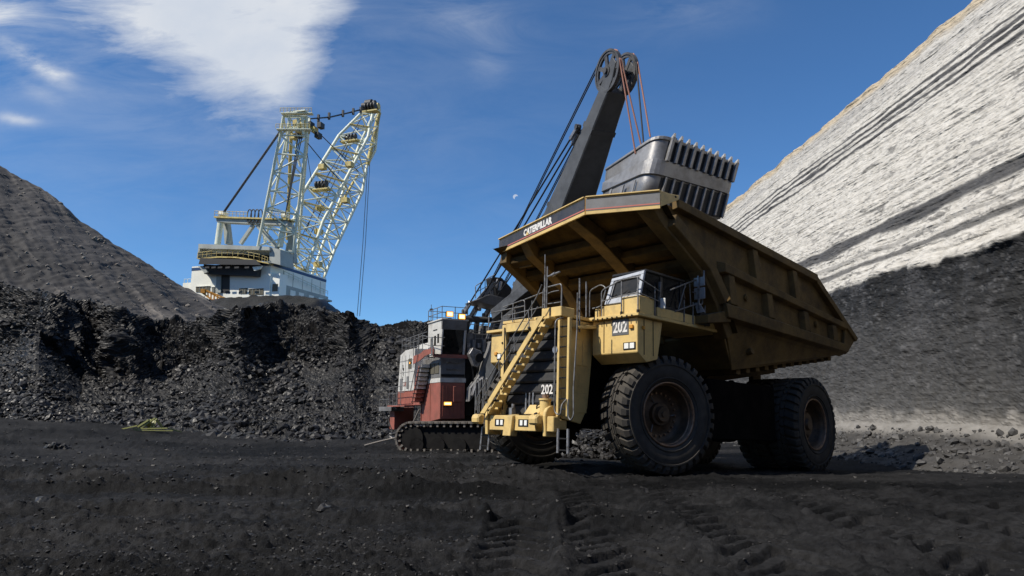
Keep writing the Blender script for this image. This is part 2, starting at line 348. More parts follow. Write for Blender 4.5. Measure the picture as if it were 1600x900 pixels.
def rocks(name, pos, size, mt, label, cat, flat=.75, sink=.25, small=False):
    ICO_V, ICO_F = (OCT_V, OCT_F) if small else (globals()['ICO_V'], globals()['ICO_F']); nv = len(ICO_V)
    n = len(pos); rot = RNG.normal(size=(n, 4)); rot /= np.linalg.norm(rot, axis=1, keepdims=True); w, x, y, z = rot.T
    Rm = np.stack([1 - 2 * (y * y + z * z), 2 * (x * y - z * w), 2 * (x * z + y * w), 2 * (x * y + z * w), 1 - 2 * (x * x + z * z), 2 * (y * z - x * w), 2 * (x * z - y * w), 2 * (y * z + x * w), 1 - 2 * (x * x + y * y)], 1).reshape(n, 3, 3)
    V = ICO_V[None] * RNG.uniform(.62, 1.25, (n, nv, 1)); V = V * RNG.uniform(.55, 1.2, (n, 1, 3)); V = np.einsum('nij,nkj->nki', Rm, V)
    V[:, :, 2] *= flat; V = V * size[:, None, None] * .5 + pos[:, None, :]; V[:, :, 2] += (size * (.5 - sink) * flat * .5)[:, None]
    me = bpy.data.meshes.new(name); me.vertices.add(n * nv); me.vertices.foreach_set('co', V.reshape(-1).astype(np.float32))
    F = (ICO_F[None] + (np.arange(n) * nv)[:, None, None]).reshape(-1, 3).astype(np.int32); m = len(F)
    me.loops.add(m * 3); me.loops.foreach_set('vertex_index', F.ravel()); me.polygons.add(m)
    me.polygons.foreach_set('loop_start', np.arange(0, m * 3, 3, dtype=np.int32)); me.polygons.foreach_set('loop_total', np.full(m, 3, np.int32)); me.polygons.foreach_set('use_smooth', np.zeros(m, bool)); me.update(calc_edges=True)
    me.materials.append(mt); o = bpy.data.objects.new(name, me); COL.objects.link(o); tag(o, label, cat, kind='stuff'); return o

M_['ground'] = mat('coal_floor', (1, 1, 1), .75, 0, (.45, .44, .43), 6, .38, .62, .9, 26, .15, attr='col', spec=.10, detail=10)
M_['coal'] = mat('coal_face', (.0095, .0093, .0092), .5, 0, (.023, .021, .0195), .35, .4, .7, .6, 4, .2, spec=.22, detail=10)
M_['lump'] = mat('coal_lump', (.012, .0117, .012), .52, 0, (.034, .031, .029), 1.1, .4, .7, .25, 9, .2, spec=.35)
M_['pebble'] = mat('coal_crumb', (.020, .019, .0185), .5, 0, (.060, .055, .05), 6, .45, .75, .2, 40, .15, spec=.25)
M_['wall'] = mat('highwall_rock', (1, 1, 1), .72, 0, (.72, .71, .69), 2.6, .35, .65, .35, 7, .12, attr='col', detail=12, stretch=(1, .6, 1.4), spec=.2)
M_['spoil'] = mat('spoil_rock', (1, 1, 1), .85, 0, (.7, .69, .68), .5, .35, .65, .5, 1.6, .0, attr='col', detail=10)

# ================================================================== TERRAIN
def ground_z(x, y):
    z = 1.45 * sst(-13, -36, x) * sst(28, 52, y)
    z = z + 1.6 * sst(-36, -60, x) * sst(25, 55, y)
    z = z - .24 * sst(22.5, 29, y) * sst(3, 7, x) + .17 * np.exp(-((x - 2.5) / 4.5) ** 2 - ((y - 24.2) / 4.5) ** 2)
    return z
PRINTS = [(.05, 7.0, 15.5, .60, .70), (1.75, 7.0, 20, .85, .66), (3.9, 9.0, 21.5, .85, .62), (6.7, 9.0, 20, .80, .66), (10.9, 13.5, 21.5, .9, .7), (8.8, 10, 21, .7, .6)]
def windrow(x, y):
    r = ridged(x * .16 + .42 * y + .5 * fbm(x * .2, y * .3, 2, 9), y * .55 - x * .05, 3, 21, .5)
    return np.clip((r - .60) * 3.2, 0, 1) * (.25 + .75 * sst(5, -2, x)) * (.4 + 1.2 * np.clip(fbm(x * .13, y * .3, 3, 27) + .3, 0, 1))
def ground_detail(x, y):
    lo = .14 * fbm(x * .35, y * .8, 5, 3) + .05 * fbm(x * 1.3, y * 1.9, 5, 11)
    wr = windrow(x, y) * (1 - .65 * sst(22, 34, y)); lo = lo + wr * (.24 + .20 * ridged(x * 1.4, y * 2.2, 4, 25))
    rough_g = .35 + .65 * np.clip(fbm(x * .35, y * .7, 3, 29) + .5 + .6 * wr, 0, 1)
    fine = rough_g * (.085 * (ridged(x * 2.6, y * 3.2, 4, 33, .62) - .5) + .075 * fbm(x * 7, y * 7, 4, 31, .68))
    c, v = cells(x * 3.4 + .3 * fbm(x, y, 2, 43), y * 3.4, 41); c3, v3 = cells(x * 8.5, y * 8.5, 45)
    dens = np.clip(.15 + 1.0 * wr + 1.1 * fbm(x * .45, y * .8, 3, 47) * sst(8, -2, x), 0, 1)
    clod = .17 * np.sqrt(np.maximum(.16 * v - c * c, 0)) * (v > 1 - .75 * dens) + .07 * np.sqrt(np.maximum(.16 * v3 - c3 * c3, 0)) * (v3 > 1 - .9 * dens)
    z = lo + fine + clod
    for (px_, y0, y1, w, sp) in PRINTS:      # cleat prints of the haul truck tyres
        cx = px_ + .03 * (y - 12) + .1 * fbm(y * .3, y * 0 + px_, 2, 7)
        t = (x - cx) / w; env = sst(1.0, .72, np.abs(t)) * sst(y0, y0 + 1.2, y) * sst(y1, y1 - 1.5, y)
        env = env * np.clip(.60 + 1.1 * (fbm(x * .6 + px_, y * .6, 3, 55) + .35), 0, 1)
        ph = (y + .95 * np.abs(t) * w + .05 * fbm(x * 3, y * 3, 3, 77)) / sp
        rr = (np.abs((ph % 1) - .5) * 2); rib = sst(.36, .58, rr) - .5
        z = z * (1 - .6 * env) + env * (rib * .17 - .07) + .045 * np.exp(-((np.abs(t) - 1.12) / .14) ** 2) * sst(y0, y0 + 1.2, y) * sst(y1, y1 - 1.5, y)
    amp = 1.0 - .45 * sst(16, 24, y) * sst(-1, 3, x)
    return z * amp
nr, na = 820, 560
rr = 3.2 * (1 / (1 - np.linspace(0, 1, nr) ** 1.15 * (1 - 3.2 / 78.)))     # perspective-dense rings
rr = np.concatenate([[.5, 1.5, 2.4], rr, np.geomspace(82, 9000, 40)]); aa = np.concatenate([np.linspace(R(-52), R(-38.5), 16), np.linspace(R(-38), R(38), na - 32), np.linspace(R(38.5), R(52), 16)])
RR, AA = np.meshgrid(rr, aa, indexing='ij'); X, Y = RR * np.sin(AA), RR * np.cos(AA)
det = ground_detail(X, Y) * sst(85, 60, RR)
Z = ground_z(X, Y) * sst(400, 120, RR) + det
tone = .5 + .5 * fbm(X * .16, Y * .45, 5, 91); t2 = .5 + .5 * fbm(X * 2.2, Y * 2.6, 4, 95)
base = np.array([.0062, .0064, .0068]); dusty = np.array([.033, .0325, .033])
colr = base + (dusty - base) * np.clip(tone * 1.9 - .5 + (t2 - .5) * 1.0, 0, 1)[..., None]
gr = grid_mesh('ground', np.stack([X, Y, Z], 2), M_['ground'], colr); gr['kind'] = 'structure'
# the rest of the pit floor behind the camera, a shade lower so that the sheets never meet
m = MB(); fs = 24
ring = [(9000 * math.sin(t), 9000 * math.cos(t)) for t in np.linspace(R(52), R(308), fs)]
o = MB().add([(0, 0, -.12)] + [(x, y, -.12) for x, y in ring], [(0, i + 1, i) for i in range(1, fs)]).build('pit_floor', mat('pit_floor', (.03, .029, .028), .7, 0, (.05, .046, .042), .2)); o['kind'] = 'structure'

def scatter_ground(n, y0, y1, smin, smax, xb=None):
    u = RNG.random(n); d = 1 / (1 / y0 + (1 / y1 - 1 / y0) * u); a = RNG.uniform(-.78, .78, n); x = d * a; y = d
    s = smin * (smax / smin) ** (RNG.random(n) ** 3.2)
    return x, y, s
x, y, s = scatter_ground(170000, 6.5, 46, .010, .13)
k = np.clip(.10 + .5 * (fbm(x * .5, y * 1.1, 3, 203) + .2) + 1.1 * windrow(x, y), .05, 1) * (.22 + .78 * sst(5, -3, x)) > RNG.random(len(x))
x, y, s = x[k], y[k], s[k] * np.clip(y[k] / 14, .6, 2.2)
z = ground_z(x, y) + ground_detail(x, y)
rocks('coal_crumbs', np.stack([x, y, z], 1), s, M_['pebble'], 'loose coal crumbs strewn over the dark haul road', 'coal crumbs', .7, .5, True)
# the few lumps big enough to pick out by hand
for (u, v, w, lab) in [(632, 748, .34, 'pale edged coal lump alone on the open pit floor left of centre'), (88, 708, .95, 'broad coal lump among ridges on the far left of the floor'), (394, 852, .42, 'jagged coal lump standing near the camera left of centre'),
                       (1005, 772, .30, 'small coal lump on the floor in front of the near truck tyre'), (505, 797, .36, 'coal lump at the end of a crumb windrow in the left foreground'), (66, 790, .5, 'coal lump at the left picture edge in the foreground')]:
    p = at(u, v, 20); d = Vector((p.x, p.y, p.z - CAMH)); t = -CAMH / d.z; P = Vector((0, 0, CAMH)) + d * t
    V = ICO_V * RNG.uniform(.7, 1.2, (12, 1)) * [1.0, .8, .62]
    o = MB().add([tuple(q * w / 1.5) for q in V], [tuple(f) for f in ICO_F]).build('coal_lump', 'lump', fix=False)
    sb = o.modifiers.new('sub', 'SUBSURF'); sb.subdivision_type = 'SIMPLE'; sb.levels = sb.render_levels = 3
    tx = bpy.data.textures.new('lump', 'VORONOI'); tx.noise_scale = .22; dm = o.modifiers.new('d', 'DISPLACE'); dm.texture = tx; dm.strength = .14 * w / .4; dm.texture_coords = 'GLOBAL'
    o.location = (P.x, P.y, float(ground_z(np.array([P.x]), np.array([P.y]))[0]) + .02 * w); o.rotation_euler = (0, 0, random.uniform(0, 6)); tag(o, lab, 'coal lump')

# ---- coal heap and blasted coal face on the left, running behind both machines
def interp_px(tab, u): return np.interp(u, [q[0] for q in tab], [q[1] for q in tab])
CREST = [(-400, 380), (-200, 410), (0, 443), (30, 452), (60, 457), (110, 470), (180, 478), (230, 500), (290, 506), (335, 497), (348, 484), (395, 478), (440, 474), (480, 479), (510, 485), (545, 491), (562, 500), (578, 510), (600, 511), (640, 504), (700, 508), (760, 520), (900, 560), (1020, 600)]
TOE = [(-400, 640), (0, 655), (200, 668), (300, 676), (500, 692), (640, 700), (800, 700), (1020, 690)]
ni, nj = 780, 400
uu = np.linspace(-330, 1010, ni); tt = np.linspace(0, 1, nj)
U2, T2 = np.meshgrid(uu, tt)
def ptz(u, v, Y):
    yb = math.cos(PIT) - (450 - v) / FPX * math.sin(PIT); t = Y / yb
    return t * (u - 800) / FPX, CAMH + t * (math.sin(PIT) + (450 - v) / FPX * math.cos(PIT))
spur = lambda u: 6.0 * np.exp(-((u - 372) / 34.) ** 2) + 5.0 * np.exp(-((u - 545) / 26.) ** 2) + 5 * np.exp(-((u - 70) / 60.) ** 2) + 4.0 * np.exp(-((u - 195) / 36.) ** 2) + 3 * np.exp(-((u - 655) / 30.) ** 2) + 2.5 * np.exp(-((u + 80) / 50.) ** 2)
Yc = 78 - spur(uu) * 1.45; Yt = np.interp(uu, [-330, 0, 300, 640, 1010], [50, 50, 49, 47, 50])
xc, zc = ptz(uu, interp_px(CREST, uu), Yc); xt, zt = ptz(uu, interp_px(TOE, uu), Yt); zt = np.minimum(zt, ground_z(xt, Yt)) - .3
# the foot of the broken face, where rubble begins
Yk = 71 - .9 * spur(uu) + 1.5 * fbm(uu * .02, uu * 0, 3, 5); vk = np.interp(uu, [-330, 0, 60, 130, 200, 260, 330, 420, 520, 600, 700, 1010], [540, 545, 520, 585, 600, 590, 560, 575, 560, 545, 560, 620])
xk, zk = ptz(uu, vk, Yk)
P = np.zeros((nj, ni, 3)); t1, t2_, = .58, .90
for (ta, tb, A, B) in ((0, t1, (xt, Yt, zt), (xk, Yk, zk)), (t1, t2_, (xk, Yk, zk), (xc, Yc, zc)), (t2_, 1.0001, (xc, Yc, zc), (xc * 1.25 - 4, Yc + 24, zc - 3))):
    msk = (T2 >= ta) & (T2 < tb); w = (T2 - ta) / (tb - ta)
    if ta == t1: wz = w ** .9
    elif ta == 0: wz = w ** 1.25
    else: wz = w
    for c in range(3): P[..., c] = np.where(msk, A[c] * (1 - (wz if c == 2 else w)) + B[c] * (wz if c == 2 else w), P[..., c])
Nn = normals(P); Nn = np.where((Nn[..., 1:2] > 0), -Nn, Nn)
dd = np.linalg.norm(np.diff(P, axis=1), axis=2); sx = np.concatenate([np.zeros((nj, 1)), np.cumsum(dd, axis=1)], 1); sx = sx[int(.62 * nj)][None, :] * .6 + P[..., 0] * .4 + .6 * P[..., 1]
dv = np.linalg.norm(np.diff(P, axis=0), axis=2); sy = np.concatenate([np.zeros((1, ni)), np.cumsum(dv, axis=0)], 0)
face = sst(t1 - .06, t1 + .05, T2) * sst(1.0, .9, T2)
rub = sst(t1 + .03, t1 - .05, T2)
c1, v1 = cells(sx * .9, sy * .9, 61); c2, v2 = cells(sx * 2.1, sy * 2.1, 67)
disp = face * (2.4 * fbm(sx * .16, sy * .16, 4, 71) + 1.3 * (ridged(sx * .45, sy * .30, 4, 73) - .6) + .7 * fbm(sx * 1.1, sy * 1.1, 4, 75, .65) + .3 * v1 * (.6 - c1))
disp += rub * (.7 * fbm(sx * .14, sy * .14, 4, 81) + .5 * v1 * np.maximum(.55 - c1, 0) + .38 * v2 * np.maximum(.5 - c2, 0) + .16 * fbm(sx * 2.5, sy * 2.5, 4, 83))
disp *= sst(0, .03, T2); crestm = sst(t2_ - .06, t2_, T2)
hard = np.exp(-((T2 - t2_) / .012) ** 2)
P = P + Nn * disp[..., None] * (1 - .75 * hard)[..., None]; P[..., 2] += crestm * (.28 * v1 + .15 * v2) - .15 * crestm
hp = grid_mesh('coal_heap', P, M_['coal'], smooth=False); hp['kind'] = 'structure'
# lumps on the rubble slope
n = 135000; jj = np.clip((RNG.random(n) ** 1.35) * .66, 0, .99); ii = RNG.random(n)
kk = np.clip(.32 + 1.0 * fbm(ii * 26, jj * 16, 4, 401) + .35 * np.exp(-jj * 9), .04, 1) > RNG.random(n); jj, ii = jj[kk], ii[kk]; n = len(jj)
# denser where it is near
J = (jj * (nj - 1)).astype(int); I = (ii * (ni - 1)).astype(int); pos = P[J, I] + RNG.normal(0, .1, (n, 3)) * [1, .2, 0]
size = .10 * (.72 / .10) ** (RNG.random(n) ** 4.6) * (1 + .4 * np.exp(-jj * 14)) * (.7 + .8 * np.clip(.5 + fbm(ii * 14, jj * 9, 3, 405), 0, 1))
far_ = (pos[:, 1] > 51.5) | (np.abs(pos[:, 0] + 26) > 5); pos, size = pos[far_], size[far_]
bg_ = size > .26; rocks('coal_rubble', pos[bg_], size[bg_], M_['lump'], 'larger broken coal blocks lying on the slope of the heap', 'coal rubble', .85)
rocks('coal_fines', pos[~bg_], size[~bg_], M_['lump'], 'fine broken coal covering the slope of the heap', 'coal rubble', .85, .25, True)
n = 2500; J = ((.56 + .42 * RNG.random(n)) * (nj - 1)).astype(int); I = (RNG.random(n) * (ni - 1)).astype(int)
rocks('face_rubble', P[J, I], .18 * (.8 / .18) ** (RNG.random(n) ** 3.5), M_['coal'], 'blocky coal fragments on the steep broken face', 'coal rubble', .9, .4)

# ---- grey spoil hill, far left
SC = [(-700, -60), (-300, 120), (-150, 190), (0, 256), (18, 270), (40, 281), (64, 294), (93, 317), (129, 346), (168, 372), (213, 401), (245, 422), (277, 443), (310, 460), (348, 480), (420, 520), (520, 575)]
ni, nj = 440, 280; uu = np.linspace(-650, 520, ni); tt = np.linspace(0, 1, nj); U2, T2 = np.meshgrid(uu, tt)
xc, zc = ptz(uu, interp_px(SC, uu), 150 + 0 * uu); xb = xc * .62 + 4; yb = 92 + 0 * uu; zb = np.full(ni, 8.0) - 2
P = np.zeros((nj, ni, 3)); w = np.minimum(T2 / .85, 1); bk = np.maximum(T2 - .85, 0) / .15
P[..., 0] = xb * (1 - w) + xc * w + 0 * bk; P[..., 1] = yb * (1 - w) + 150 * w + bk * 70; P[..., 2] = zb * (1 - w) + zc * w - bk * 25
Nn = normals(P); Nn = np.where((Nn[..., 2:3] < 0), -Nn, Nn)
al = P[..., 0] + P[..., 1] * .1; dn = T2 * 90; sk = P[..., 0] - .55 * dn * 0
q_ = U2 + 330 * T2; gul = ridged(q_ * .018, T2 * 1.6, 4, 101); rough_ = .45 * fbm(q_ * .035, T2 * 5, 5, 111, .55) + .12 * fbm(q_ * .15, T2 * 16, 4, 115, .6)
disp = .25 * (gul - .6) + .8 * rough_ + 1.3 * fbm(U2 * .011 + T2, T2 * 5 + U2 * .004, 5, 117, .55) + .40 * fbm(P[..., 0] * 1.1, P[..., 2] * 1.1, 4, 113)
hard = np.exp(-((T2 - .85) / .03) ** 2)
P = P + Nn * (disp * (1 - .45 * hard))[..., None]
patch = sst(-.02, .35, fbm(q_ * .016, T2 * 3.2, 4, 121) + .30 * fbm(q_ * .12, T2 * 5, 4, 123))
gspk = sst(.0, .5, fbm(q_ * .35, T2 * 22, 4, 131, .7))
cA, cB, cC = np.array([.042, .039, .039]), np.array([.24, .21, .175]), np.array([.035, .034, .036])
colr = cA + (cB - cA) * patch[..., None] * (.35 + .65 * gspk[..., None]); dkp = sst(.0, .45, fbm(al * .05, dn * .03, 3, 141)); colr = colr * (1 - .45 * dkp[..., None] * (1 - patch[..., None]))
sp = grid_mesh('spoil_hill', P, M_['spoil'], colr); sp['kind'] = 'structure'
n = 4000; J = (RNG.random(n) * .84 * (nj - 1)).astype(int); I = (RNG.random(n) * (ni - 1)).astype(int)
rocks('spoil_stones', P[J, I], .25 * (1.3 / .25) ** (RNG.random(n) ** 5), mat('spoil_stone', (.12, .105, .09), .85, 0, (.2, .18, .15), .3), 'loose stones lying on the grey spoil hill', 'stones', .8, .3)

# ---- bench that carries the dragline
ni, nj = 220, 120
uu = np.linspace(-120, 10, ni); vv = np.linspace(120, 330, nj); XX, YY = np.meshgrid(uu, vv)
zz = 27.6 * sst(122, 168, YY) * sst(-30, -46, XX) + 1.6 * fbm(XX * .08, YY * .08, 5, 151) + .7 * fbm(XX * .6, YY * .6, 4, 155)
mound = 2.2 * np.exp(-((XX + 62) / 12) ** 2 - ((YY - 171) / 5) ** 2)
zz = zz + mound
o = grid_mesh('overburden_bench', np.stack([XX, YY, zz], 2), M_['coal']); o['kind'] = 'structure'

# ---- highwall on the right
ni, nj = 820, 460
yy = 9 * (230 / 9.) ** (np.linspace(0, 1, ni)); tt = np.linspace(0, 1, nj)
YY, TT = np.meshgrid(yy, tt)
KN = [(0, 16.0, -.6), (.05, 17.8, .0), (.13, 20.6, .78), (.16, 21.5, 1.4), (.40, 22.5, 2.1 + 7.3), (.97, 31.7, 2.1 + 26.4), (1.0, 40, 27.6)]
kt = [k[0] for k in KN]
A = np.interp(TT, kt, [k[1] for k in KN]); Hh = np.interp(TT, kt, [k[2] for k in KN])
xw = A - .036 * YY; S_ = YY * 1.0
P = np.stack([xw, YY, Hh], 2); wall = sst(.13, .17, TT) * sst(1.0, .965, TT); talus = sst(.17, .13, TT) * sst(0, .02, TT)
warp = .30 * fbm(S_ * .10, Hh * .3, 4, 161)
st = Hh + warp + .15 * fbm(S_ * .5, Hh * 1.2, 4, 163)
coalb = 2.1 + 7.3 + .55 * fbm(S_ * .13, S_ * 0, 4, 165) + .25 * fbm(S_ * .8, S_ * 0, 4, 167)
isc = sst(coalb + .12, coalb - .12, Hh + .25 * fbm(S_ * .9, Hh * .9, 4, 168))
lam = fbm(S_ * .16, st * 3.6, 5, 171, .6); lam2 = fbm(S_ * .5 + Hh * .2, st * 9, 4, 173, .6)
blk_ = ridged(S_ * .35, Hh * .8, 4, 175)
gouge = fbm(S_ * 3.2, Hh * .22, 4, 181, .6)
c1, v1 = cells(S_ * 1.1, Hh * 2.0, 185); c2, v2 = cells(S_ * 3.0, Hh * 5.0, 187)
d_over = .20 * lam + .10 * lam2 + .22 * (blk_ - .6) * sst(19, 9, Hh) + .16 * fbm(S_ * .8, Hh * .8, 5, 189) + .04 * v2 * (.5 - c2)
led = np.abs(((st * .55 + .35 * fbm(S_ * .22, st * .3, 4, 231)) % 1) - .5) * 2; d_over = d_over + .16 * sst(.25, .0, led) * (.4 + fbm(S_ * .5, st, 3, 233)) * .7 + .06 * v1 * (.55 - c1) + .06 * fbm(S_ * 3, Hh * 5, 4, 235, .7)
scr = fbm(S_ * 1.1, Hh * 8, 4, 237, .65)
d_coal = .05 * scr + .08 * fbm(S_ * 4, Hh * 6, 4, 239, .7) + .22 * fbm(S_ * .5, Hh * .7, 5, 191, .6) + .13 * v1 * (.6 - c1) + .06 * v2 * (.6 - c2) + .10 * gouge * sst(7, 2, Hh) + .22 * (blk_ - .6) * sst(4.5, 8, Hh)
d_tal = .35 * fbm(S_ * .5, TT * 18, 4, 195) + .13 * v2 * (.5 - c2) + .30 * v1 * np.maximum(.5 - c1, 0)
disp = wall * (isc * d_coal + (1 - isc) * d_over) + talus * d_tal
shelf = .35 * np.exp(-((Hh - coalb - .15) / .35) ** 2) * (.5 + fbm(S_ * .4, S_ * 0, 3, 197)) * wall
P[..., 0] -= disp * .62 + shelf * .9; P[..., 2] += talus * d_tal * .8
P[..., 2] += sst(.90, .97, TT) * .35 * fbm(S_ * .35, S_ * 0 + 3, 5, 199)
# colour of the strata
s01 = (st - 9.4) / (28.5 - 9.4)
white = np.array([.58, .555, .505]); grey = np.array([.30, .29, .28]); dark = np.array([.055, .055, .058]); tan = np.array([.50, .40, .26])
C_ = np.ones(P.shape) * white
def lay(C_, col, m_): return C_ * (1 - m_[..., None]) + col * m_[..., None]
C_ = lay(C_, np.array([.60, .57, .52]), sst(.0, .5, lam) * .4)
C_ = lay(C_, grey, sst(.22, .6, fbm(S_ * .09, st * 5.5, 5, 201, .65)) * .28)
C_ = lay(C_, grey, sst(.80, .86, s01) * sst(.985, .95, s01) * (.20 + .50 * sst(-.1, .4, fbm(S_ * .05, st * 7, 4, 205))))
def band(c, h, a=1., n=207): 
    e = h * (1 + .5 * fbm(S_ * .3, S_ * 0 + n, 4, n)); return sst(e * 1.35, e * .75, np.abs(s01 - c + .006 * fbm(S_ * .6, Hh * 2, 3, n + 3))) * a
for (c, h, a) in ((.655, .0075, .95), (.695, .0085, .95), (.728, .0085, .95), (.765, .007, .9), (.195, .022, .95), (.080, .011, .8), (.12, .0065, .5), (.30, .0065, .4), (.40, .004, .25)):
    C_ = lay(C_, dark if h > .006 else grey * .7, band(c, h, a, 207 + int(c * 100)) * (np.clip(.55 + 1.3 * fbm(S_ * .25, st * .5, 3, 209 + int(c * 100)), 0, 1) if h < .011 and c < .5 else 1.))
C_ = lay(C_, tan, sst(.925, .975, s01 + .01 * fbm(S_ * 2, Hh * 2, 3, 211)) * .8)
pits = sst(.42, .6, fbm(S_ * 2.4, Hh * 2.4, 3, 213)) * .55; C_ = lay(C_, grey * .45, pits * sst(.62, .3, s01))
C_ = lay(C_, grey * .5, sst(.34, .52, fbm(S_ * 3.5 + Hh, Hh * 7.5, 4, 215, .7)) * .45)
C_ = lay(C_, grey * .4, sst(.26, .34, fbm(S_ * .55, st * 2.6, 5, 217, .72)) * .7 * sst(.75, .5, s01))
cc = np.ones(P.shape) * np.array([.027, .028, .030]); cc = lay(cc, np.array([.018, .018, .018]), sst(-.1, .3, fbm(S_ * .22, Hh * .45, 5, 221)) * .9); cc = lay(cc, np.array([.10, .10, .105]), sst(.05, .4, fbm(S_ * .9, Hh * .5, 5, 243)) * .35)
cc = lay(cc, np.array([.13, .13, .135]), sst(.16, .45, fbm(S_ * 2.6, Hh * 5.6, 5, 223, .75)) * .75); cc = lay(cc, np.array([.015, .015, .015]), sst(.18, .4, fbm(S_ * 1.9, Hh * 3.6, 5, 241, .75)) * .8)
cc = lay(cc, np.array([.11, .108, .106]), sst(20, 40, YY) * sst(9, 5, Hh) * .45)
cc = lay(cc, np.array([.15, .147, .142]), (.45 + .45 * sst(-.2, .3, scr)) * sst(4.6, 1.4, Hh + .8 * fbm(S_ * .4, Hh * .4, 3, 225)) * .62)
cc = lay(cc, np.array([.30, .285, .265]), sst(2.3, 1.5, Hh + .6 * fbm(S_ * 1.4, Hh, 4, 227)) * .8)
C_ = C_ * (1 - isc[..., None]) + cc * isc[..., None]
tl = np.ones(P.shape) * np.array([.070, .067, .064]); tl = lay(tl, np.array([.05, .048, .046]), sst(-.2, .4, fbm(S_ * 1.5, TT * 50, 4, 229)))
C_ = lay(C_, np.array([.22, .21, .195]), sst(.185, .155, TT) * .6); tm = sst(.15, .125, TT)[..., None]; C_ = C_ * (1 - tm) + tl * tm
hw = grid_mesh('highwall', P, M_['wall'], np.clip(C_, 0, 1), smooth=False); hw['kind'] = 'structure'
n = 7000; J = (RNG.random(n) ** .8 * .15 * (nj - 1)).astype(int); I = (RNG.random(n) ** 1.3 * .8 * (ni - 1)).astype(int)
rocks('wall_scree', P[J, I], .06 * (.55 / .06) ** (RNG.random(n) ** 3), mat('scree_stone', (.06, .058, .056), .6, 0, (.15, .145, .14), 1.2, .5, .75, spec=.4), 'loose scree heaped along the foot of the highwall', 'scree', .85)
# the spoil bank that closes the pit behind the camera (the cab windows mirror it)
ni, nj = 160, 50; uu = np.linspace(-1, 1, ni); tt = np.linspace(0, 1, nj); U2, T2 = np.meshgrid(uu, tt)
ang = U2 * R(78); rad = 42 + 62 * np.minimum(T2 / .8, 1) + 60 * np.maximum(T2 - .8, 0) * 5; hz = 52 * np.minimum(T2 / .8, 1) ** 1.1 * (1 + .10 * fbm(U2 * 4, T2 * 0, 3, 501)) + 3.5 * fbm(U2 * 22, T2 * 6, 5, 503) * sst(0, .1, T2) - .3
P = np.stack([rad * np.sin(ang) * 1.25, -rad * np.cos(ang) + 14, hz], 2)
o = grid_mesh('spoil_bank', P, mat('bank_soil', (.05, .047, .046), .9, 0, (.11, .10, .09), .15)); o['kind'] = 'structure'
# plateau behind the highwall
o = MB().add([(33, 5, 27.2), (700, 5, 27.2), (700, 600, 27.2), (26, 600, 27.2), (28, 230, 27.2)], [(0, 1, 2, 3, 4)]).build('plateau', mat('plateau_soil', (.35, .28, .18), .9, 0, (.25, .2, .14), .3)); o['kind'] = 'structure'
# ================================================================== HAUL TRUCK
YAW = .7439; TP = .0463
_f0 = np.array([-math.cos(YAW), -math.sin(YAW), 0]); _l0 = np.array([math.sin(YAW), -math.cos(YAW), 0]); _z = np.array([0, 0, 1.])
TF = Frame((2.6062, 24.3401, .155), _f0 * math.cos(TP) + _z * math.sin(TP), _l0, -_f0 * math.sin(TP) + _z * math.cos(TP))
truck = empty('haul_truck', TF.mat(), 'huge yellow mining dump truck numbered 202 with raised canopy and diagonal front stairs', 'dump truck')
WB = 8.9; TR = 1.8

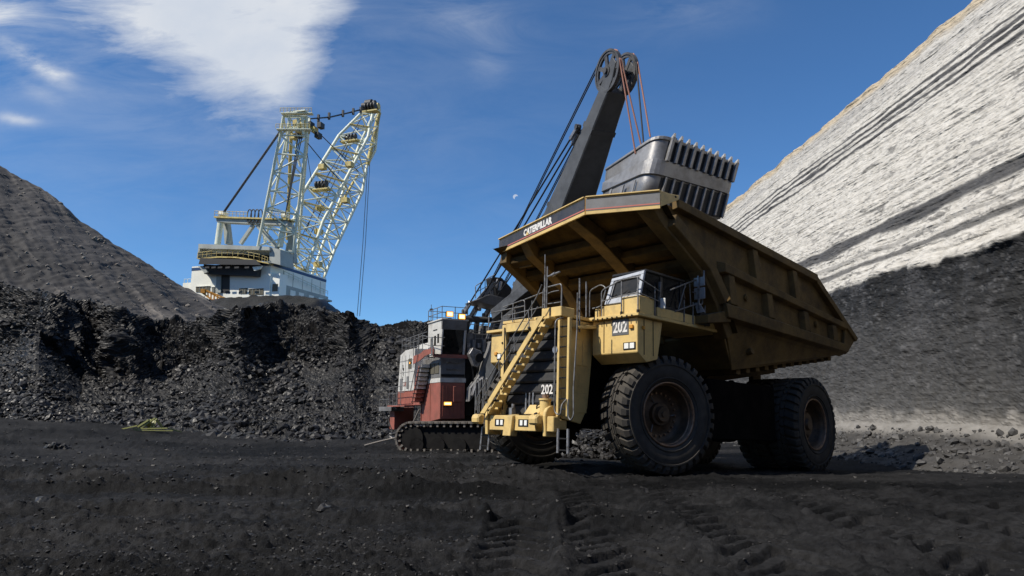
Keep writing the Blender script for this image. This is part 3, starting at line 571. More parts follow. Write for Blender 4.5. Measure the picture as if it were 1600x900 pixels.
def make_wheel(front):
    # local frame: axis = Y, outer face at +Y, centre at origin, tyre half width .6
    hw = .60
    prof = [(-hw * .86, .98), (-hw * .98, 1.06), (-hw * 1.06, 1.30), (-hw * 1.04, 1.50), (-hw * .93, 1.64), (-hw * .78, 1.69), (0, 1.70), (hw * .78, 1.69), (hw * .93, 1.64), (hw * 1.04, 1.50), (hw * 1.06, 1.30), (hw * .98, 1.06), (hw * .86, .98)]
    t = MB().lathe(prof, n=96)
    # moulded ridges on the shoulder
    for y_ in (hw, -hw):
        sg = 1 if y_ > 0 else -1
        t.lathe([(sg * hw * .99, 1.56), (sg * hw * 1.09, 1.55), (sg * hw * 1.09, 1.50), (sg * hw * 1.0, 1.49)], n=96, smooth=False)
        t.lathe([(sg * hw * .99, 1.13), (sg * hw * 1.05, 1.12), (sg * hw * 1.05, 1.09), (sg * hw * .99, 1.08)], n=96, smooth=False)
    N_ = 34
    for k in range(N_):
        for sg in (-1, 1):
            a0 = 2 * math.pi * (k + (.5 if sg > 0 else 0)) / N_; w = 2 * math.pi / N_
            def pt(a, y, r): return (r * math.sin(a), y, r * math.cos(a))
            # shoulder lug: slanted block running over the shoulder onto the sidewall
            secs = []
            for (yy_, r0, r1, sk, wd) in ((.20, 1.68, 1.79, .0, .60), (.42, 1.68, 1.80, .18, .66), (.56, 1.62, 1.79, .34, .70), (.635, 1.50, 1.66, .40, .62)):
                a = a0 + sk * w; secs.append([pt(a - wd * w / 2, sg * yy_, r0), pt(a + wd * w / 2, sg * yy_, r0), pt(a + wd * w / 2 * .86, sg * yy_, r1), pt(a - wd * w / 2 * .86, sg * yy_, r1)])
            vs = [p for s_ in secs for p in s_]
            t.add(vs, [(i * 4 + j, i * 4 + (j + 1) % 4, (i + 1) * 4 + (j + 1) % 4, (i + 1) * 4 + j) for i in range(3) for j in range(4)] + [(0, 1, 2, 3), (15, 14, 13, 12)])
            # centre block
            a = a0 - .08 * w; b = []
            for yy_, sk in ((.012, -.1), (.10, .12), (.175, -.02)):
                b.append([pt(a + sk * w - .44 * w, sg * yy_, 1.68), pt(a + sk * w + .44 * w, sg * yy_, 1.68), pt(a + sk * w + .41 * w, sg * yy_, 1.80), pt(a + sk * w - .41 * w, sg * yy_, 1.80)])
            vs = [p for s_ in b for p in s_]
            t.add(vs, [(i * 4 + j, i * 4 + (j + 1) % 4, (i + 1) * 4 + (j + 1) % 4, (i + 1) * 4 + j) for i in range(2) for j in range(4)] + [(0, 1, 2, 3), (11, 10, 9, 8)])
    if front:
        rim = MB().lathe([(.50, .955), (.50, .93), (.38, .90), (.10, .86), (-.02, .80), (-.04, .52), (.02, .42), (.02, .0)], n=64).lathe([(-.5, .98), (-.5, .86), (-.1, .84)], n=48)
        bead = MB().lathe([(.49, .99), (.565, .985), (.575, .95), (.54, .925), (.49, .93)], n=64)
        bead.lathe([(.40, .92), (.42, .915), (.42, .89), (.38, .885)], n=64)
        hub = MB().cyl((0, 0, 0), (0, .16, 0), .36, 32, .34).cyl((0, .16, 0), (0, .30, 0), .26, 28, .22).cyl((0, .30, 0), (0, .34, 0), .09, 12)
        nb, rb, yb = 22, .66, -.035
    else:
        rim = MB().lathe([(.50, .955), (.50, .93), (.30, .90), (.05, .86), (-.05, .74), (-.05, .55), (.12, .53), (.12, .0)], n=64)
        bead = MB().lathe([(.49, .99), (.565, .985), (.575, .95), (.54, .925), (.49, .93)], n=64)
        hub = MB().cyl((0, .10, 0), (0, .26, 0), .44, 32, .42).cyl((0, .26, 0), (0, .36, 0), .25, 24, .2)
        nb, rb, yb = 28, .70, -.03
    w = rim.build('wheel', 'rim')
    t.build('tyre', 'tyre', w); bead.build('bead_ring', 'rimb', w); hub.build('hub', 'rim', w)
    nut = None
    for i in range(nb):
        a = 2 * math.pi * i / nb
        if nut is None: q = MB().cyl((0, 0, 0), (0, .07, 0), .035, 6).build('wheel_nut', 'rimb', w); nut = q.data
        else: q = bpy.data.objects.new('wheel_nut', nut); COL.objects.link(q); q.parent = w
        q.location = (rb * math.sin(a), yb, rb * math.cos(a))
    if front:
        for a in (.3, 2.4, 4.5):
            MB().tube([(.40 * math.sin(a), .03, .40 * math.cos(a)), (.62 * math.sin(a + .1), .06, .62 * math.cos(a + .1))], .018, 5).build('hub_line', 'tube', w)
    return w
wf = make_wheel(True); wf.parent = truck; wf.location = (0, 2.79, TR); wf.rotation_euler = (0, R(7), R(-16))
w2 = copy_tree(wf, truck); w2.location = (0, -2.79, TR); w2.rotation_euler = (0, R(31), R(180 - 16))
wr = make_wheel(False); wr.parent = truck; wr.location = (-WB, 3.14, TR)
for y_, rz in ((1.86, 0), (-3.14, 180), (-1.86, 180)):
    c_ = copy_tree(wr, truck); c_.location = (-WB, y_, TR); c_.rotation_euler = (0, R(13 + y_ * 20), R(rz))

def part(m, name, mt, bevel=0, parent=truck, **k): return m.build(name, mt, parent, bevel, **k)
# chassis and running gear, coloured near-black for the shade under the body
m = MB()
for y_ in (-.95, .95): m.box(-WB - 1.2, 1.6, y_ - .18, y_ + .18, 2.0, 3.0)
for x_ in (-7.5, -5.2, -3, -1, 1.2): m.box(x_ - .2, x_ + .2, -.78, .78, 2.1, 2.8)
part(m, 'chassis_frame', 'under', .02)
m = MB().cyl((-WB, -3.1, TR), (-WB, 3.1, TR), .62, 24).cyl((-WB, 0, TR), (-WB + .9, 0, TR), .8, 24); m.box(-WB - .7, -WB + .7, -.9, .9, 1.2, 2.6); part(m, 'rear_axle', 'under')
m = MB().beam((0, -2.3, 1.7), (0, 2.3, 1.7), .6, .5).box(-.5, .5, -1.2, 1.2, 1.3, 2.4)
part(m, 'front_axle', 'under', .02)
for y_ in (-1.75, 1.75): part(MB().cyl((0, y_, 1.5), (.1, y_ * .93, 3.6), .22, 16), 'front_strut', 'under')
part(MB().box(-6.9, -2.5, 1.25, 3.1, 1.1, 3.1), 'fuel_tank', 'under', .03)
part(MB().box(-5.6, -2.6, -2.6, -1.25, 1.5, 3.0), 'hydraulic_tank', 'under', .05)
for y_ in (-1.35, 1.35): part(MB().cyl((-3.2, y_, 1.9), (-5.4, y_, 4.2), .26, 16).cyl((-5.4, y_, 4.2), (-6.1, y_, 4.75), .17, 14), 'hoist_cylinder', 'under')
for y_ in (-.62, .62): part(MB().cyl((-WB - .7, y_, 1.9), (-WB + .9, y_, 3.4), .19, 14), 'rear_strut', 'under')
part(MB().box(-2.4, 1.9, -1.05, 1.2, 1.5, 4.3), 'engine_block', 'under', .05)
# radiator housing
m = MB()
pl = [(1.45, 4.60), (2.86, 4.60), (2.86, 1.55), (2.05, 1.42), (1.75, 1.9), (1.62, 3.0)]
for y0, y1 in ((1.33, 1.41), (-1.32, -1.24)): m.prism([(x, y0, z) for x, z in pl], (0, y1 - y0, 0))
part(m, 'hood_side_panel', 'yel', .012)
m = MB(); m.box(2.78, 2.96, -1.36, -1.14, 1.62, 4.60); part(m, 'grille_frame_post', 'yel', .02)
m = MB(); m.box(2.78, 2.96, 1.26, 1.42, 1.62, 4.56); part(m, 'grille_frame_post', 'yel', .02)
part(MB().box(2.79, 2.98, -1.14, 1.26, 4.33, 4.62), 'grille_frame_beam', 'yel', .02)
part(MB().box(2.70, 2.74, -1.14, 1.26, 1.60, 4.33), 'radiator_core', 'blk')
zt_ = 4.33; nl = 8
for i in range(nl):
    z1 = zt_ - i * (2.7 / nl); z0 = z1 - 2.7 / nl
    m = MB().prism([(2.745, -1.13, z1 - .01), (2.80, -1.13, z1 - .03), (2.86, -1.13, z0 + .07), (2.83, -1.13, z0 + .015), (2.745, -1.13, z0 + .015)], (0, 2.38, 0))
    part(m, 'grille_louver', 'grille')
m = MB()
for y_ in (-.18, -.02, .14): m.box(2.86, 2.885, y_ - .03, y_ + .03, 1.66, 2.34)
part(m, 'grille_strap', 'steel', .004)
text('number_lettering', '202', 'wht', truck, (2.90, .52, 2.28), (0, 1, 0), (0, 0, 1), .30, .50, .02)
part(MB().prism([(2.95, -.02 + .18, 1.66), (3.25, -.02 + .14, 1.66), (3.08, .21, 1.95), (2.95, .21, 1.95)], (0, .62, 0)), 'access_plate', 'yel', .01)
# fire bottle / air cleaner pot standing on the bumper
m = MB().cyl((3.12, .93, 1.62), (3.12, .93, 2.08), .17, 20).cyl((3.12, .93, 2.08), (3.12, .93, 2.13), .20, 20); part(m, 'filter_canister', 'yel')
part(MB().cyl((3.12, .93, 2.13), (3.12, .93, 2.26), .10, 14).cyl((3.12, .80, 2.20), (3.12, 1.06, 2.20), .03, 8), 'canister_cap', 'rimb')
part(MB().box(3.02, 3.2, -.62, -.48, 1.62, 1.86).cyl((3.1, -.52, 1.86), (3.1, -.52, 1.98), .06, 10), 'valve_block', 'steel', .01)
# bumper
part(MB().box(2.95, 3.30, -1.42, -.55, 1.14, 1.62), 'bumper_section', 'yel', .025)
part(MB().box(2.95, 3.30, -.27, .72, 1.14, 1.62), 'bumper_section', 'yel', .025)
part(MB().box(2.95, 3.26, 1.02, 1.42, 1.14, 1.60), 'bumper_section', 'yel', .025)
part(MB().prism([(3.12, -.56, 1.66), (3.42, -.56, 1.60), (3.44, -.62, .98), (3.14, -.62, .98)], (0, .36, 0)), 'bumper_centre_plate', 'yel', .015)
part(MB().box(2.6, 2.98, -1.35, 1.35, 1.22, 1.52), 'bumper_beam', 'yel', .02)
def hook(y):
    pr = [(3.0 + .42 * math.cos(a) * .8, y, 1.60 + .34 * math.sin(a)) for a in [math.pi * i / 8 for i in range(9)]] + [(2.7, y, 1.0), (3.3, y, 1.0)]
    return MB().prism(pr, (0, .13, 0))
for y_ in (-1.62, 1.02): part(hook(y_), 'tow_bracket', 'yel', .02)
for y_ in (-2.02, .66):
    m = MB().prism([(3.30, y_, 1.32), (3.58, y_, 1.34), (3.60, y_, 1.56), (3.48, y_, 1.66), (3.28, y_, 1.64)], (0, .36, 0)); part(m, 'tow_eye', 'yel', .05)
    part(MB().cyl((3.42, y_ + .18, 1.65), (3.44, y_ + .18, 1.68), .06, 14), 'tow_pin', 'blk')
for y_ in (-1.12, -.02):
    part(MB().box(3.30, 3.312, y_ - .02, y_ + .42, 1.28, 1.50), 'lamp_recess', 'blk')
    for k_ in (.06, .25): part(MB().box(3.312, 3.325, y_ + k_, y_ + k_ + .12, 1.31, 1.47), 'headlight', 'lens', .01)
# hanging access ladders
for y0, y1, z0 in ((-1.98, -1.60, .50), (1.52, 1.92, .55)):
    for y_ in (y0, y1): part(MB().cyl((3.12, y_ * .98, 1.25), (3.15, y_, z0), .045, 10), 'ladder_rail', 'steel')
    for z_ in (.62, .95): part(MB().box(3.10, 3.18, y0 + .04, y1 - .04, z_, z_ + .035), 'ladder_rung', 'blk')
# diagonal stairs
a0, a1 = Vector((3.52, -1.66, 1.66)), Vector((3.52, .94, 4.60))
for dx in (0, -.46):
    o_ = Vector((dx, 0, 0)); part(MB().beam(a0 + o_ + Vector((0, .0, 0)), a1 + o_, .045, .17, (1, 0, 0)) if False else MB().prism([a0 + o_, a0 + o_ + Vector((0, .24, 0)), a1 + o_ + Vector((0, .24, 0)), a1 + o_], (-.045, 0, 0)), 'stair_stringer', 'yel', .008)
for i in range(13):
    p = a0.lerp(a1, (i + .5) / 13); part(MB().box(p.x - .455, p.x - .05, p.y + .02, p.y + .30, p.z - .02, p.z + .012), 'stair_tread', 'grille')
    part(MB().prism([(p.x - .06, p.y + .24, p.z - .13), (p.x - .06, p.y + .36, p.z + .04), (p.x - .06, p.y + .22, p.z + .02)], (-.36, 0, 0)), 'stair_riser', 'yel')
def rail(name, pts, r=.022, mt='tube', rd=.12, parent=truck): return MB().tube(pts, r, 6, rd).build(name, mt, parent)
# stair handrail and stanchions
h = Vector((.04, -.05, .62))
rail('stair_handrail', [a0 + Vector((.05, -.12, .1)), a0 + h * .8 + Vector((0, -.12, 0)), a1 + h, a1 + h + Vector((0, .2, .35))])
rail('stair_handrail', [a0 + h * .45 + Vector((0, -.02, 0)), a1 + h * .5], .015)
for t_ in (.12, .36, .62, .86):
    p = a0.lerp(a1, t_); rail('stair_stanchion', [p + Vector((.03, 0, .08)), p + h + Vector((0, .0, .02))], .018); part(MB().cyl(p + Vector((.0, 0, .06)), p + Vector((.06, 0, .10)), .05, 8), 'stanchion_foot', 'blk')
# grab rails at the lower left
for y_ in (-2.28, -2.06, -1.84): rail('grab_rail', [(3.2, y_, 1.45), (3.2, y_ - .02, 2.75), (3.2, y_ + .10, 2.85), (3.2, y_ + .14, 2.6), (3.2, y_ + .14, 1.6)], .02)
# upright ladder right of the grille
for y_ in (1.40, 1.80):
    part(MB().box(2.98, 3.10, y_ - .045, y_ + .045, 1.60, 4.55), 'ladder_stile', 'yel' if y_ < 1.6 else 'yel', .01)
for i in range(9): part(MB().box(3.0, 3.08, 1.445, 1.755, 1.80 + i * .31, 1.835 + i * .31), 'ladder_rung', 'blk')
rail('ladder_handrail', [(3.0, 1.50, 4.60), (3.35, 1.50, 4.45), (3.35, 1.52, 2.2), (3.30, 1.50, 1.70), (3.30, 1.74, 1.62), (3.30, 1.78, 1.95), (3.1, 1.78, 2.1)], .024)
rail('ladder_handrail', [(2.95, 2.02, 5.3), (2.95, 2.02, 4.2), (3.1, 2.05, 2.4), (3.15, 2.12, 1.62), (3.15, 2.0, 1.48), (3.15, 1.9, 1.60), (3.15, 1.9, 2.1)], .024)
# hoses, conduits, bolted covers and a horn on the front
for y_ in (-1.30, 1.345):
    for z_ in (1.9, 2.6, 3.3, 4.0): part(MB().cyl((2.96, y_, z_), (2.985, y_, z_), .035, 8), 'frame_bolt', 'blk')
rail('air_hose', [(2.98, -1.2, 4.5), (3.05, -1.1, 3.9), (2.95, -1.18, 3.0), (3.02, -1.12, 1.8)], .022, 'blk', .3)
rail('air_hose', [(3.05, .55, 1.62), (3.2, .62, 1.95), (3.1, .85, 2.0), (3.05, .9, 1.7)], .025, 'blk', .2)
part(MB().cyl((2.9, 1.28, 3.6), (3.12, 1.28, 3.6), .06, 10, .11), 'air_horn', 'steel')
for x_ in (2.6, 2.2, 1.9): part(MB().box(x_ - .12, x_ + .12, 1.41, 1.43, 3.2, 4.0), 'hood_cover', 'yel', .01)
part(MB().box(1.8, 2.7, 1.41, 1.425, 1.75, 2.35), 'hood_cover', 'yel', .01)
for x_ in (1.4, .95): part(MB().box(x_ - .015, x_ + .015, 3.322, 3.33, 3.5, 4.58), 'panel_seam', 'blk')
part(MB().box(1.722, 1.73, 2.02, 2.05, 3.6, 4.58), 'panel_seam', 'yeld')
# decks
m = MB().box(-.6, 2.90, -1.40, 1.45, 4.64, 4.74); part(m, 'hood_deck', 'yel', .015)
part(MB().box(2.55, 3.42, .72, 1.30, 4.52, 4.60), 'stair_landing', 'yel', .01)
part(MB().box(2.55, 3.16, .70, 1.55, 4.61, 4.92), 'deck_box', 'yel', .02)
part(MB().box(3.165, 3.172, 1.05, 1.12, 4.66, 4.90), 'box_strap', 'blk')
part(MB().prism([(1.55, 1.42, 4.40), (2.5, 1.42, 4.28), (2.55, 1.42, 4.36), (1.6, 1.42, 4.52)], (0, .32, 0)), 'deck_step', 'yel', .01)
def fender(sg, name):
    yo, yi = 3.32 * sg, 1.56 * sg
    m = MB(); sx = [(1.72, 4.60), (1.72, 3.55), (1.28, 3.28), (.72, 3.42), (.45, 4.60)]
    m.prism([(x, yi, z) for x, z in sx], (0, yo - yi, 0)); part(m, name, 'yel', .02)
fender(1, 'front_fender'); fender(-1, 'front_fender')
# slabs of the side decks
part(MB().box(-3.1, 1.86, 1.52, 3.46, 4.62, 4.72), 'side_deck', 'yel', .015)
part(MB().box(-3.1, 1.86, -3.46, -1.48, 4.62, 4.72), 'side_deck', 'yel', .015)
for i in range(9): part(MB().box(1.86, 1.90, 1.70 + i * .19, 1.73 + i * .19, 4.60, 4.66), 'deck_bolt', 'blk')
for y0, y1, z1 in ((1.66, 1.84, 5.00), (1.90, 2.72, 5.06), (2.745, 3.40, 5.26)): part(MB().box(.9, 1.74, y0, y1, 4.722, z1), 'battery_box', 'yel', .02)
part(MB().box(-2.9, .86, 2.95, 3.42, 4.722, 5.02), 'tool_box', 'yel', .02)
part(MB().box(1.722, 1.732, 2.36, 3.00, 4.10, 4.60), 'number_plate', 'plate')
text('number_lettering', '202', 'wht', truck, (1.735, 2.41, 4.17), (0, 1, 0), (0, 0, 1), .36, .54, .03)
for y_ in (3.12,): part(MB().box(1.722, 1.79, y_ - .07, y_ + .07, 4.26, 4.38), 'marker_light', 'amber', .015)
part(MB().box(1.40, 1.52, 3.322, 3.37, 4.26, 4.36), 'marker_light', 'amber', .01)
part(MB().box(1.722, 1.78, -3.08, -2.94, 3.80, 3.92), 'marker_light', 'amber', .015)
for y_ in (2.80, -2.96):
    part(MB().box(1.722, 1.738, y_, y_ + .46, 3.64, 3.86), 'lamp_recess', 'blk')
    for k_ in (.04, .25): part(MB().box(1.738, 1.755, y_ + k_, y_ + k_ + .17, 3.665, 3.835), 'headlight', 'lens', .02)
part(MB().cyl((1.2, -3.0, 4.74), (1.2, -3.0, 4.95), .09, 12), 'filler_cap', 'yel')
# cab
cx0, cx1, cy0, cy1, cz0, cz1 = -.75, 1.42, 2.02, 3.30, 4.75, 6.10
m = MB()   # windscreen frame with leaning posts
ws = [(1.62, cy0 - .05, 5.12), (1.62, cy1 + .02, 5.12), (1.34, cy1 + .02, cz1), (1.34, cy0 + .02, cz1 - .10)]
def wsp(u_, v_, d=0.): 
    a = Vector(ws[0]).lerp(Vector(ws[1]), u_); b = Vector(ws[3]).lerp(Vector(ws[2]), u_); q = a.lerp(b, v_); return q + Vector((.96, 0, .27)) * d
def bar(u0, v0, u1, v1, d0=-.06, d1=.03): return ([wsp(u0, v0, d0), wsp(u1, v0, d0), wsp(u1, v1, d0), wsp(u0, v1, d0)], [wsp(u0, v0, d1), wsp(u1, v0, d1), wsp(u1, v1, d1), wsp(u0, v1, d1)])
m.hexa(*bar(0, 0, 1, .20)); part(m, 'cab_front_panel', 'cab', .01)
part(MB().hexa(*bar(0, .88, 1, 1.0)), 'cab_front_header', 'cab', .01)
part(MB().hexa(*bar(0, .20, .09, .88)), 'cab_post', 'cab', .01); part(MB().hexa(*bar(.91, .20, 1, .88)), 'cab_post', 'cab', .01)
part(MB().hexa(*bar(.09, .20, .91, .88, -.045, -.035)), 'windscreen', 'glass')
fr = MB()
for b_ in ((.11, .22, .89, .245), (.11, .83, .89, .855), (.11, .245, .13, .83), (.87, .245, .89, .83)): fr.hexa(*bar(*b_, -.034, .006))
part(fr, 'windscreen_seal', 'mir')
part(MB().beam(wsp(.45, .24, .02), wsp(.62, .42, .02), .02, .02), 'wiper', 'blk'); part(MB().beam(wsp(.18, .24, .02), wsp(.30, .33, .02), .02, .02), 'wiper', 'blk')
part(MB().box(cx0, 1.52, cy0, cy1, 4.722, 5.14), 'cab_base', 'cabin', .01)
part(MB().box(cx0 - .05, 1.30, cy0 - .04, cy1 + .04, 6.06, 6.16), 'cab_roof', 'cabin', .03)
part(MB().box(cx0, cx0 + .06, cy0 + .01, cy1 - .01, 5.14, 6.06), 'cab_back_wall', 'cabin')
for y_ in (cy0, cy1 - .06):
    part(MB().box(cx0 + .06, cx0 + .2, y_, y_ + .06, 5.14, 6.06), 'cab_post', 'cabin'); part(MB().box(.40, .52, y_, y_ + .06, 5.14, 6.06), 'cab_post', 'cabin')
    part(MB().box(cx0 + .2, .40, y_ + .02, y_ + .035, 5.14, 6.06), 'side_window', 'glass'); part(MB().prism([(.52, y_ + .02, 5.14), (1.50, y_ + .02, 5.14), (1.30, y_ + .02, 6.06), (.52, y_ + .02, 6.06)], (0, .015, 0)), 'side_window', 'glass')
part(MB().box(.0, .5, 2.4, 2.95, 5.15, 5.3).box(-.1, .02, 2.4, 2.95, 5.2, 5.85), 'driver_seat', 'cabin', .03)
part(MB().cyl((1.05, 2.45, 5.45), (1.10, 2.9, 5.47), .02, 6).tube([(.95 + .1 * math.cos(a), 2.68 + .22 * math.sin(a), 5.5 - .12 * math.cos(a)) for a in [2 * math.pi * i / 14 for i in range(15)]], .018, 5), 'steering_wheel', 'blk')
# handrails round the left deck
ph = 1.0
fr_ = [(1.82, 1.52), (1.82, 2.08), (1.82, 2.80), (1.82, 3.42)]
rail('deck_handrail', [(1.82, 2.02, 4.72), (1.82, 2.0, 5.55), (1.84, 2.80, 5.78), (1.84, 3.36, 5.80), (1.3, 3.42, 5.66), (.75, 3.42, 5.52)], .022)
rail('deck_handrail', [(1.82, 2.02, 5.20), (1.82, 2.8, 5.30), (1.82, 3.42, 5.32), (.75, 3.42, 5.20)], .018)
for (x_, y_) in ((1.82, 2.80), (1.82, 3.42)): rail('handrail_post', [(x_, y_, 4.70), (x_, y_, 5.80)], .024); part(MB().cyl((x_, y_, 4.70), (x_, y_, 4.80), .045, 8), 'post_socket', 'blk')
rail('handrail_post', [(.98, 3.42, 4.72), (.98, 3.42, 5.62)], .022)
rail('deck_handrail', [(1.80, 1.50, 4.78), (1.80, 1.50, 5.62), (1.80, 1.95, 5.76), (1.80, 2.18, 5.62), (1.80, 1.98, 5.05), (1.80, 1.62, 5.02)], .022)
rail('handrail_post', [(1.80, 1.36, 4.74), (1.80, 1.36, 5.78)], .03)
# mirror guard at the left edge
rail('mirror_guard', [(.22, 3.44, 5.64), (-.60, 3.46, 5.98), (-1.22, 3.46, 6.22), (-1.55, 3.46, 6.22), (-1.60, 3.46, 5.45), (-1.05, 3.46, 5.35), (-.60, 3.46, 5.20), (-.05, 3.44, 5.0)], .026, rd=.12)
rail('mirror_guard_bar', [(-.85, 3.46, 6.05), (-.9, 3.46, 5.30)], .02); rail('mirror_guard_bar', [(-.62, 3.46, 5.98), (-.2, 3.46, 5.08)], .02)
rail('mirror_guard_bar', [(-1.0, 3.46, 5.78), (-1.58, 3.46, 5.80)], .018)
for x_ in (-.55, -1.05, -1.75): rail('handrail_post', [(x_, 3.43, 4.72), (x_, 3.45, 5.45)], .024)
rail('mirror_stay', [(-.6, 3.44, 5.5), (-.5, 3.44, 5.75), (-.66, 3.44, 5.9)], .016)
for z0, z1 in ((5.98, 6.50), (5.55, 5.94)): part(MB().box(-1.24, -1.20, 3.38, 3.80, z0, z1), 'mirror', 'mir', .03)
part(MB().beam((-1.18, 3.58, 5.2), (-1.18, 3.58, 6.4), .05, .05), 'mirror_bracket', 'steel')
part(MB().prism([(-1.2, 3.40, 5.45), (-1.2, 3.58, 5.45), (-1.2, 3.78, 5.12), (-1.2, 3.5, 5.10)], (-.03, 0, 0)), 'mirror_bracket', 'mir')
part(MB().box(-1.9, -1.3, 3.46, 3.54, 4.75, 5.15), 'side_box', 'cabin', .01)
part(MB().box(.60, .66, 3.30, 3.56, 4.98, 5.32), 'white_tag_bag', 'bag', .02)
part(MB().beam((.72, 3.36, 4.7), (.62, 3.36, 5.85), .07, .05), 'door_grab_post', 'tube')
# handrails above the radiator and on the right deck
rail('deck_handrail', [(2.95, -1.35, 5.22), (2.95, -.30, 5.36), (2.95, -.27, 4.75)], .02); rail('deck_handrail', [(2.95, -1.35, 4.78 + .12), (2.95, .50, 5.02)], .018)
rail('deck_handrail', [(2.95, -.3, 5.36), (2.95, .72, 5.52)], .02)
for y_ in (-.85, .05): rail('handrail_post', [(2.95, y_, 4.66), (2.95, y_, 5.28)], .02)
rail('deck_handrail', [(3.12, .72, 4.88), (3.12, .72, 5.50), (3.12, .78, 5.58), (3.12, 1.48, 5.62), (3.12, 1.52, 5.5), (3.12, 1.52, 4.9)], .024)
rail('deck_handrail', [(3.12, .74, 5.05), (3.12, 1.5, 5.05)], .018); rail('deck_handrail', [(3.12, .80, 5.35), (3.12, 1.1, 5.42), (3.12, 1.4, 5.42)], .018)
rail('antenna_mast', [(3.14, .83, 4.92), (3.14, .80, 6.0)], .034); rail('antenna_mast', [(3.14, .80, 6.0), (3.14, .78, 6.66)], .02)
rail('antenna_mast', [(3.14, .90, 4.92), (3.14, .90, 6.25)], .026)
part(MB().cyl((3.14, .92, 5.92), (3.14, 1.45, 6.0), .03, 8).cyl((3.14, 1.1, 5.93), (3.14, 1.25, 5.98), .055, 8), 'beacon_arm', 'steel')
rail('deck_post', [(2.4, 1.62, 4.2), (2.4, 1.60, 5.9)], .03); rail('deck_post', [(1.9, 1.95 - .5, 4.74), (1.9, 1.43, 5.9)], .028)
for y_ in (-3.4, -2.7, -2.0): rail('handrail_post', [(1.8, y_, 4.72), (1.8, y_, 5.35)], .022)
rail('deck_handrail', [(1.8, -3.42, 4.72), (1.8, -3.42, 5.38), (1.8, -1.5, 5.45)], .02); rail('deck_handrail', [(1.8, -3.42, 5.02), (1.8, -1.5, 5.05)], .018)

# ---- dump body with its canopy
SY = 3.92
body = part(MB(), 'dump_body', 'yeld') if False else None
def xfront(y):
    K = [(-3.95, .88), (1.85, 2.42), (3.95, 1.40)]
    return float(np.interp(y, [k[0] for k in K], [k[1] for k in K]))
prof = [(None, 7.92), (.95, 7.50), (.05, 7.05), (-1.05, 6.45), (-1.95, 5.45), (-2.60, 4.40)]
def pr(y, off=0.):
    pts = []
    for i, (x, z) in enumerate(prof):
        x = xfront(y) - .03 if x is None else x
        pts.append(Vector((x, y, z)))
    if off:
        out = []
        for i, p in enumerate(pts):
            a = pts[max(i - 1, 0)]; b = pts[min(i + 1, len(pts) - 1)]; d = (b - a).normalized(); nn = Vector((d.z, 0, -d.x)).normalized() * -1
            if nn.z < 0 and i < 3: nn = -nn
            if i >= 3 and nn.x > 0: nn = -nn
            out.append(p + nn * off)
        return out
    return pts
# plate of canopy and front wall
rows_b = []; m = MB(); ys = [-3.9, -2.4, -1, .4, 1.85, 3.0, 3.9]
A_ = [pr(y, .42) for y in ys]; B_ = [pr(y, .47) for y in ys]
vs = []; 
for k in range(len(ys)):
    vs += A_[k] + B_[k]
nP = len(prof); fs = []
for k in range(len(ys) - 1):
    o0, o1 = k * 2 * nP, (k + 1) * 2 * nP
    for i in range(nP - 1):
        fs += [(o0 + i, o0 + i + 1, o1 + i + 1, o1 + i), (o0 + nP + i, o1 + nP + i, o1 + nP + i + 1, o0 + nP + i + 1)]
    fs += [(o0, o1, o1 + nP, o0 + nP), (o0 + nP - 1, o0 + 2 * nP - 1, o1 + 2 * nP - 1, o1 + nP - 1)]
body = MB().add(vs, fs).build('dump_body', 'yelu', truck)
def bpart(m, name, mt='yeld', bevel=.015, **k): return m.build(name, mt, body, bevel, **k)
# fore and aft ribs
for y_, w_ in ((-3.72, .40), (-2.2, .46), (.95, .52), (3.50, .50)):
    a = pr(y_ - w_ / 2); b = pr(y_ + w_ / 2); c = pr(y_ + w_ / 2, .425); d = pr(y_ - w_ / 2, .425)
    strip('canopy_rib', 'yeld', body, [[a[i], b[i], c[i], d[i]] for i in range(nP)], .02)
# side-edge rib of the front wall
a = pr(3.62); b = pr(3.93)
strip('corner_rib', 'yeld', body, [[a[i] + Vector((-.12, 0, -.04)), b[i] + Vector((-.30, 0, .10)), pr(3.93, .46)[i] + Vector((-.2, 0, .1)), pr(3.62, .46)[i]] for i in range(1, nP - 1)], .02)
# cross stringers
for (x, z, ang) in ((1.45, 7.86, 22), (.62, 7.50, 26), (-.22, 7.10, 30), (-.95, 6.68, 38), (-1.55, 6.10, 48), (-2.05, 5.35, 56)):
    c_, s_ = math.cos(R(ang)), math.sin(R(ang)); w_, h_ = .30, .24
    q = [(x + (w_ / 2) * c_ * k1 - h_ / 2 * s_ * k2 * -1 * 0, z + (w_ / 2) * s_ * k1 + (h_ / 2) * k2 + .02) for k1, k2 in ((-1, -1), (1, -1), (1, 1), (-1, 1))]
    for ya, yb in ((-3.52, -2.43), (-1.97, .69), (1.21, 3.25)):
        yb2 = yb
        if x > min(xfront(ya), xfront(yb)) - .35: continue
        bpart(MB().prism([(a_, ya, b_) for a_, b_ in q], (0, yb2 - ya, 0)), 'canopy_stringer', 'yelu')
# framed hatch under the canopy, far bay
for k_ in range(2): bpart(MB().box(-.35 - k_ * .0 + k_ * .75, -.25 + k_ * .75, -3.3, -2.6, 7.3, 7.36), 'hatch_edge')
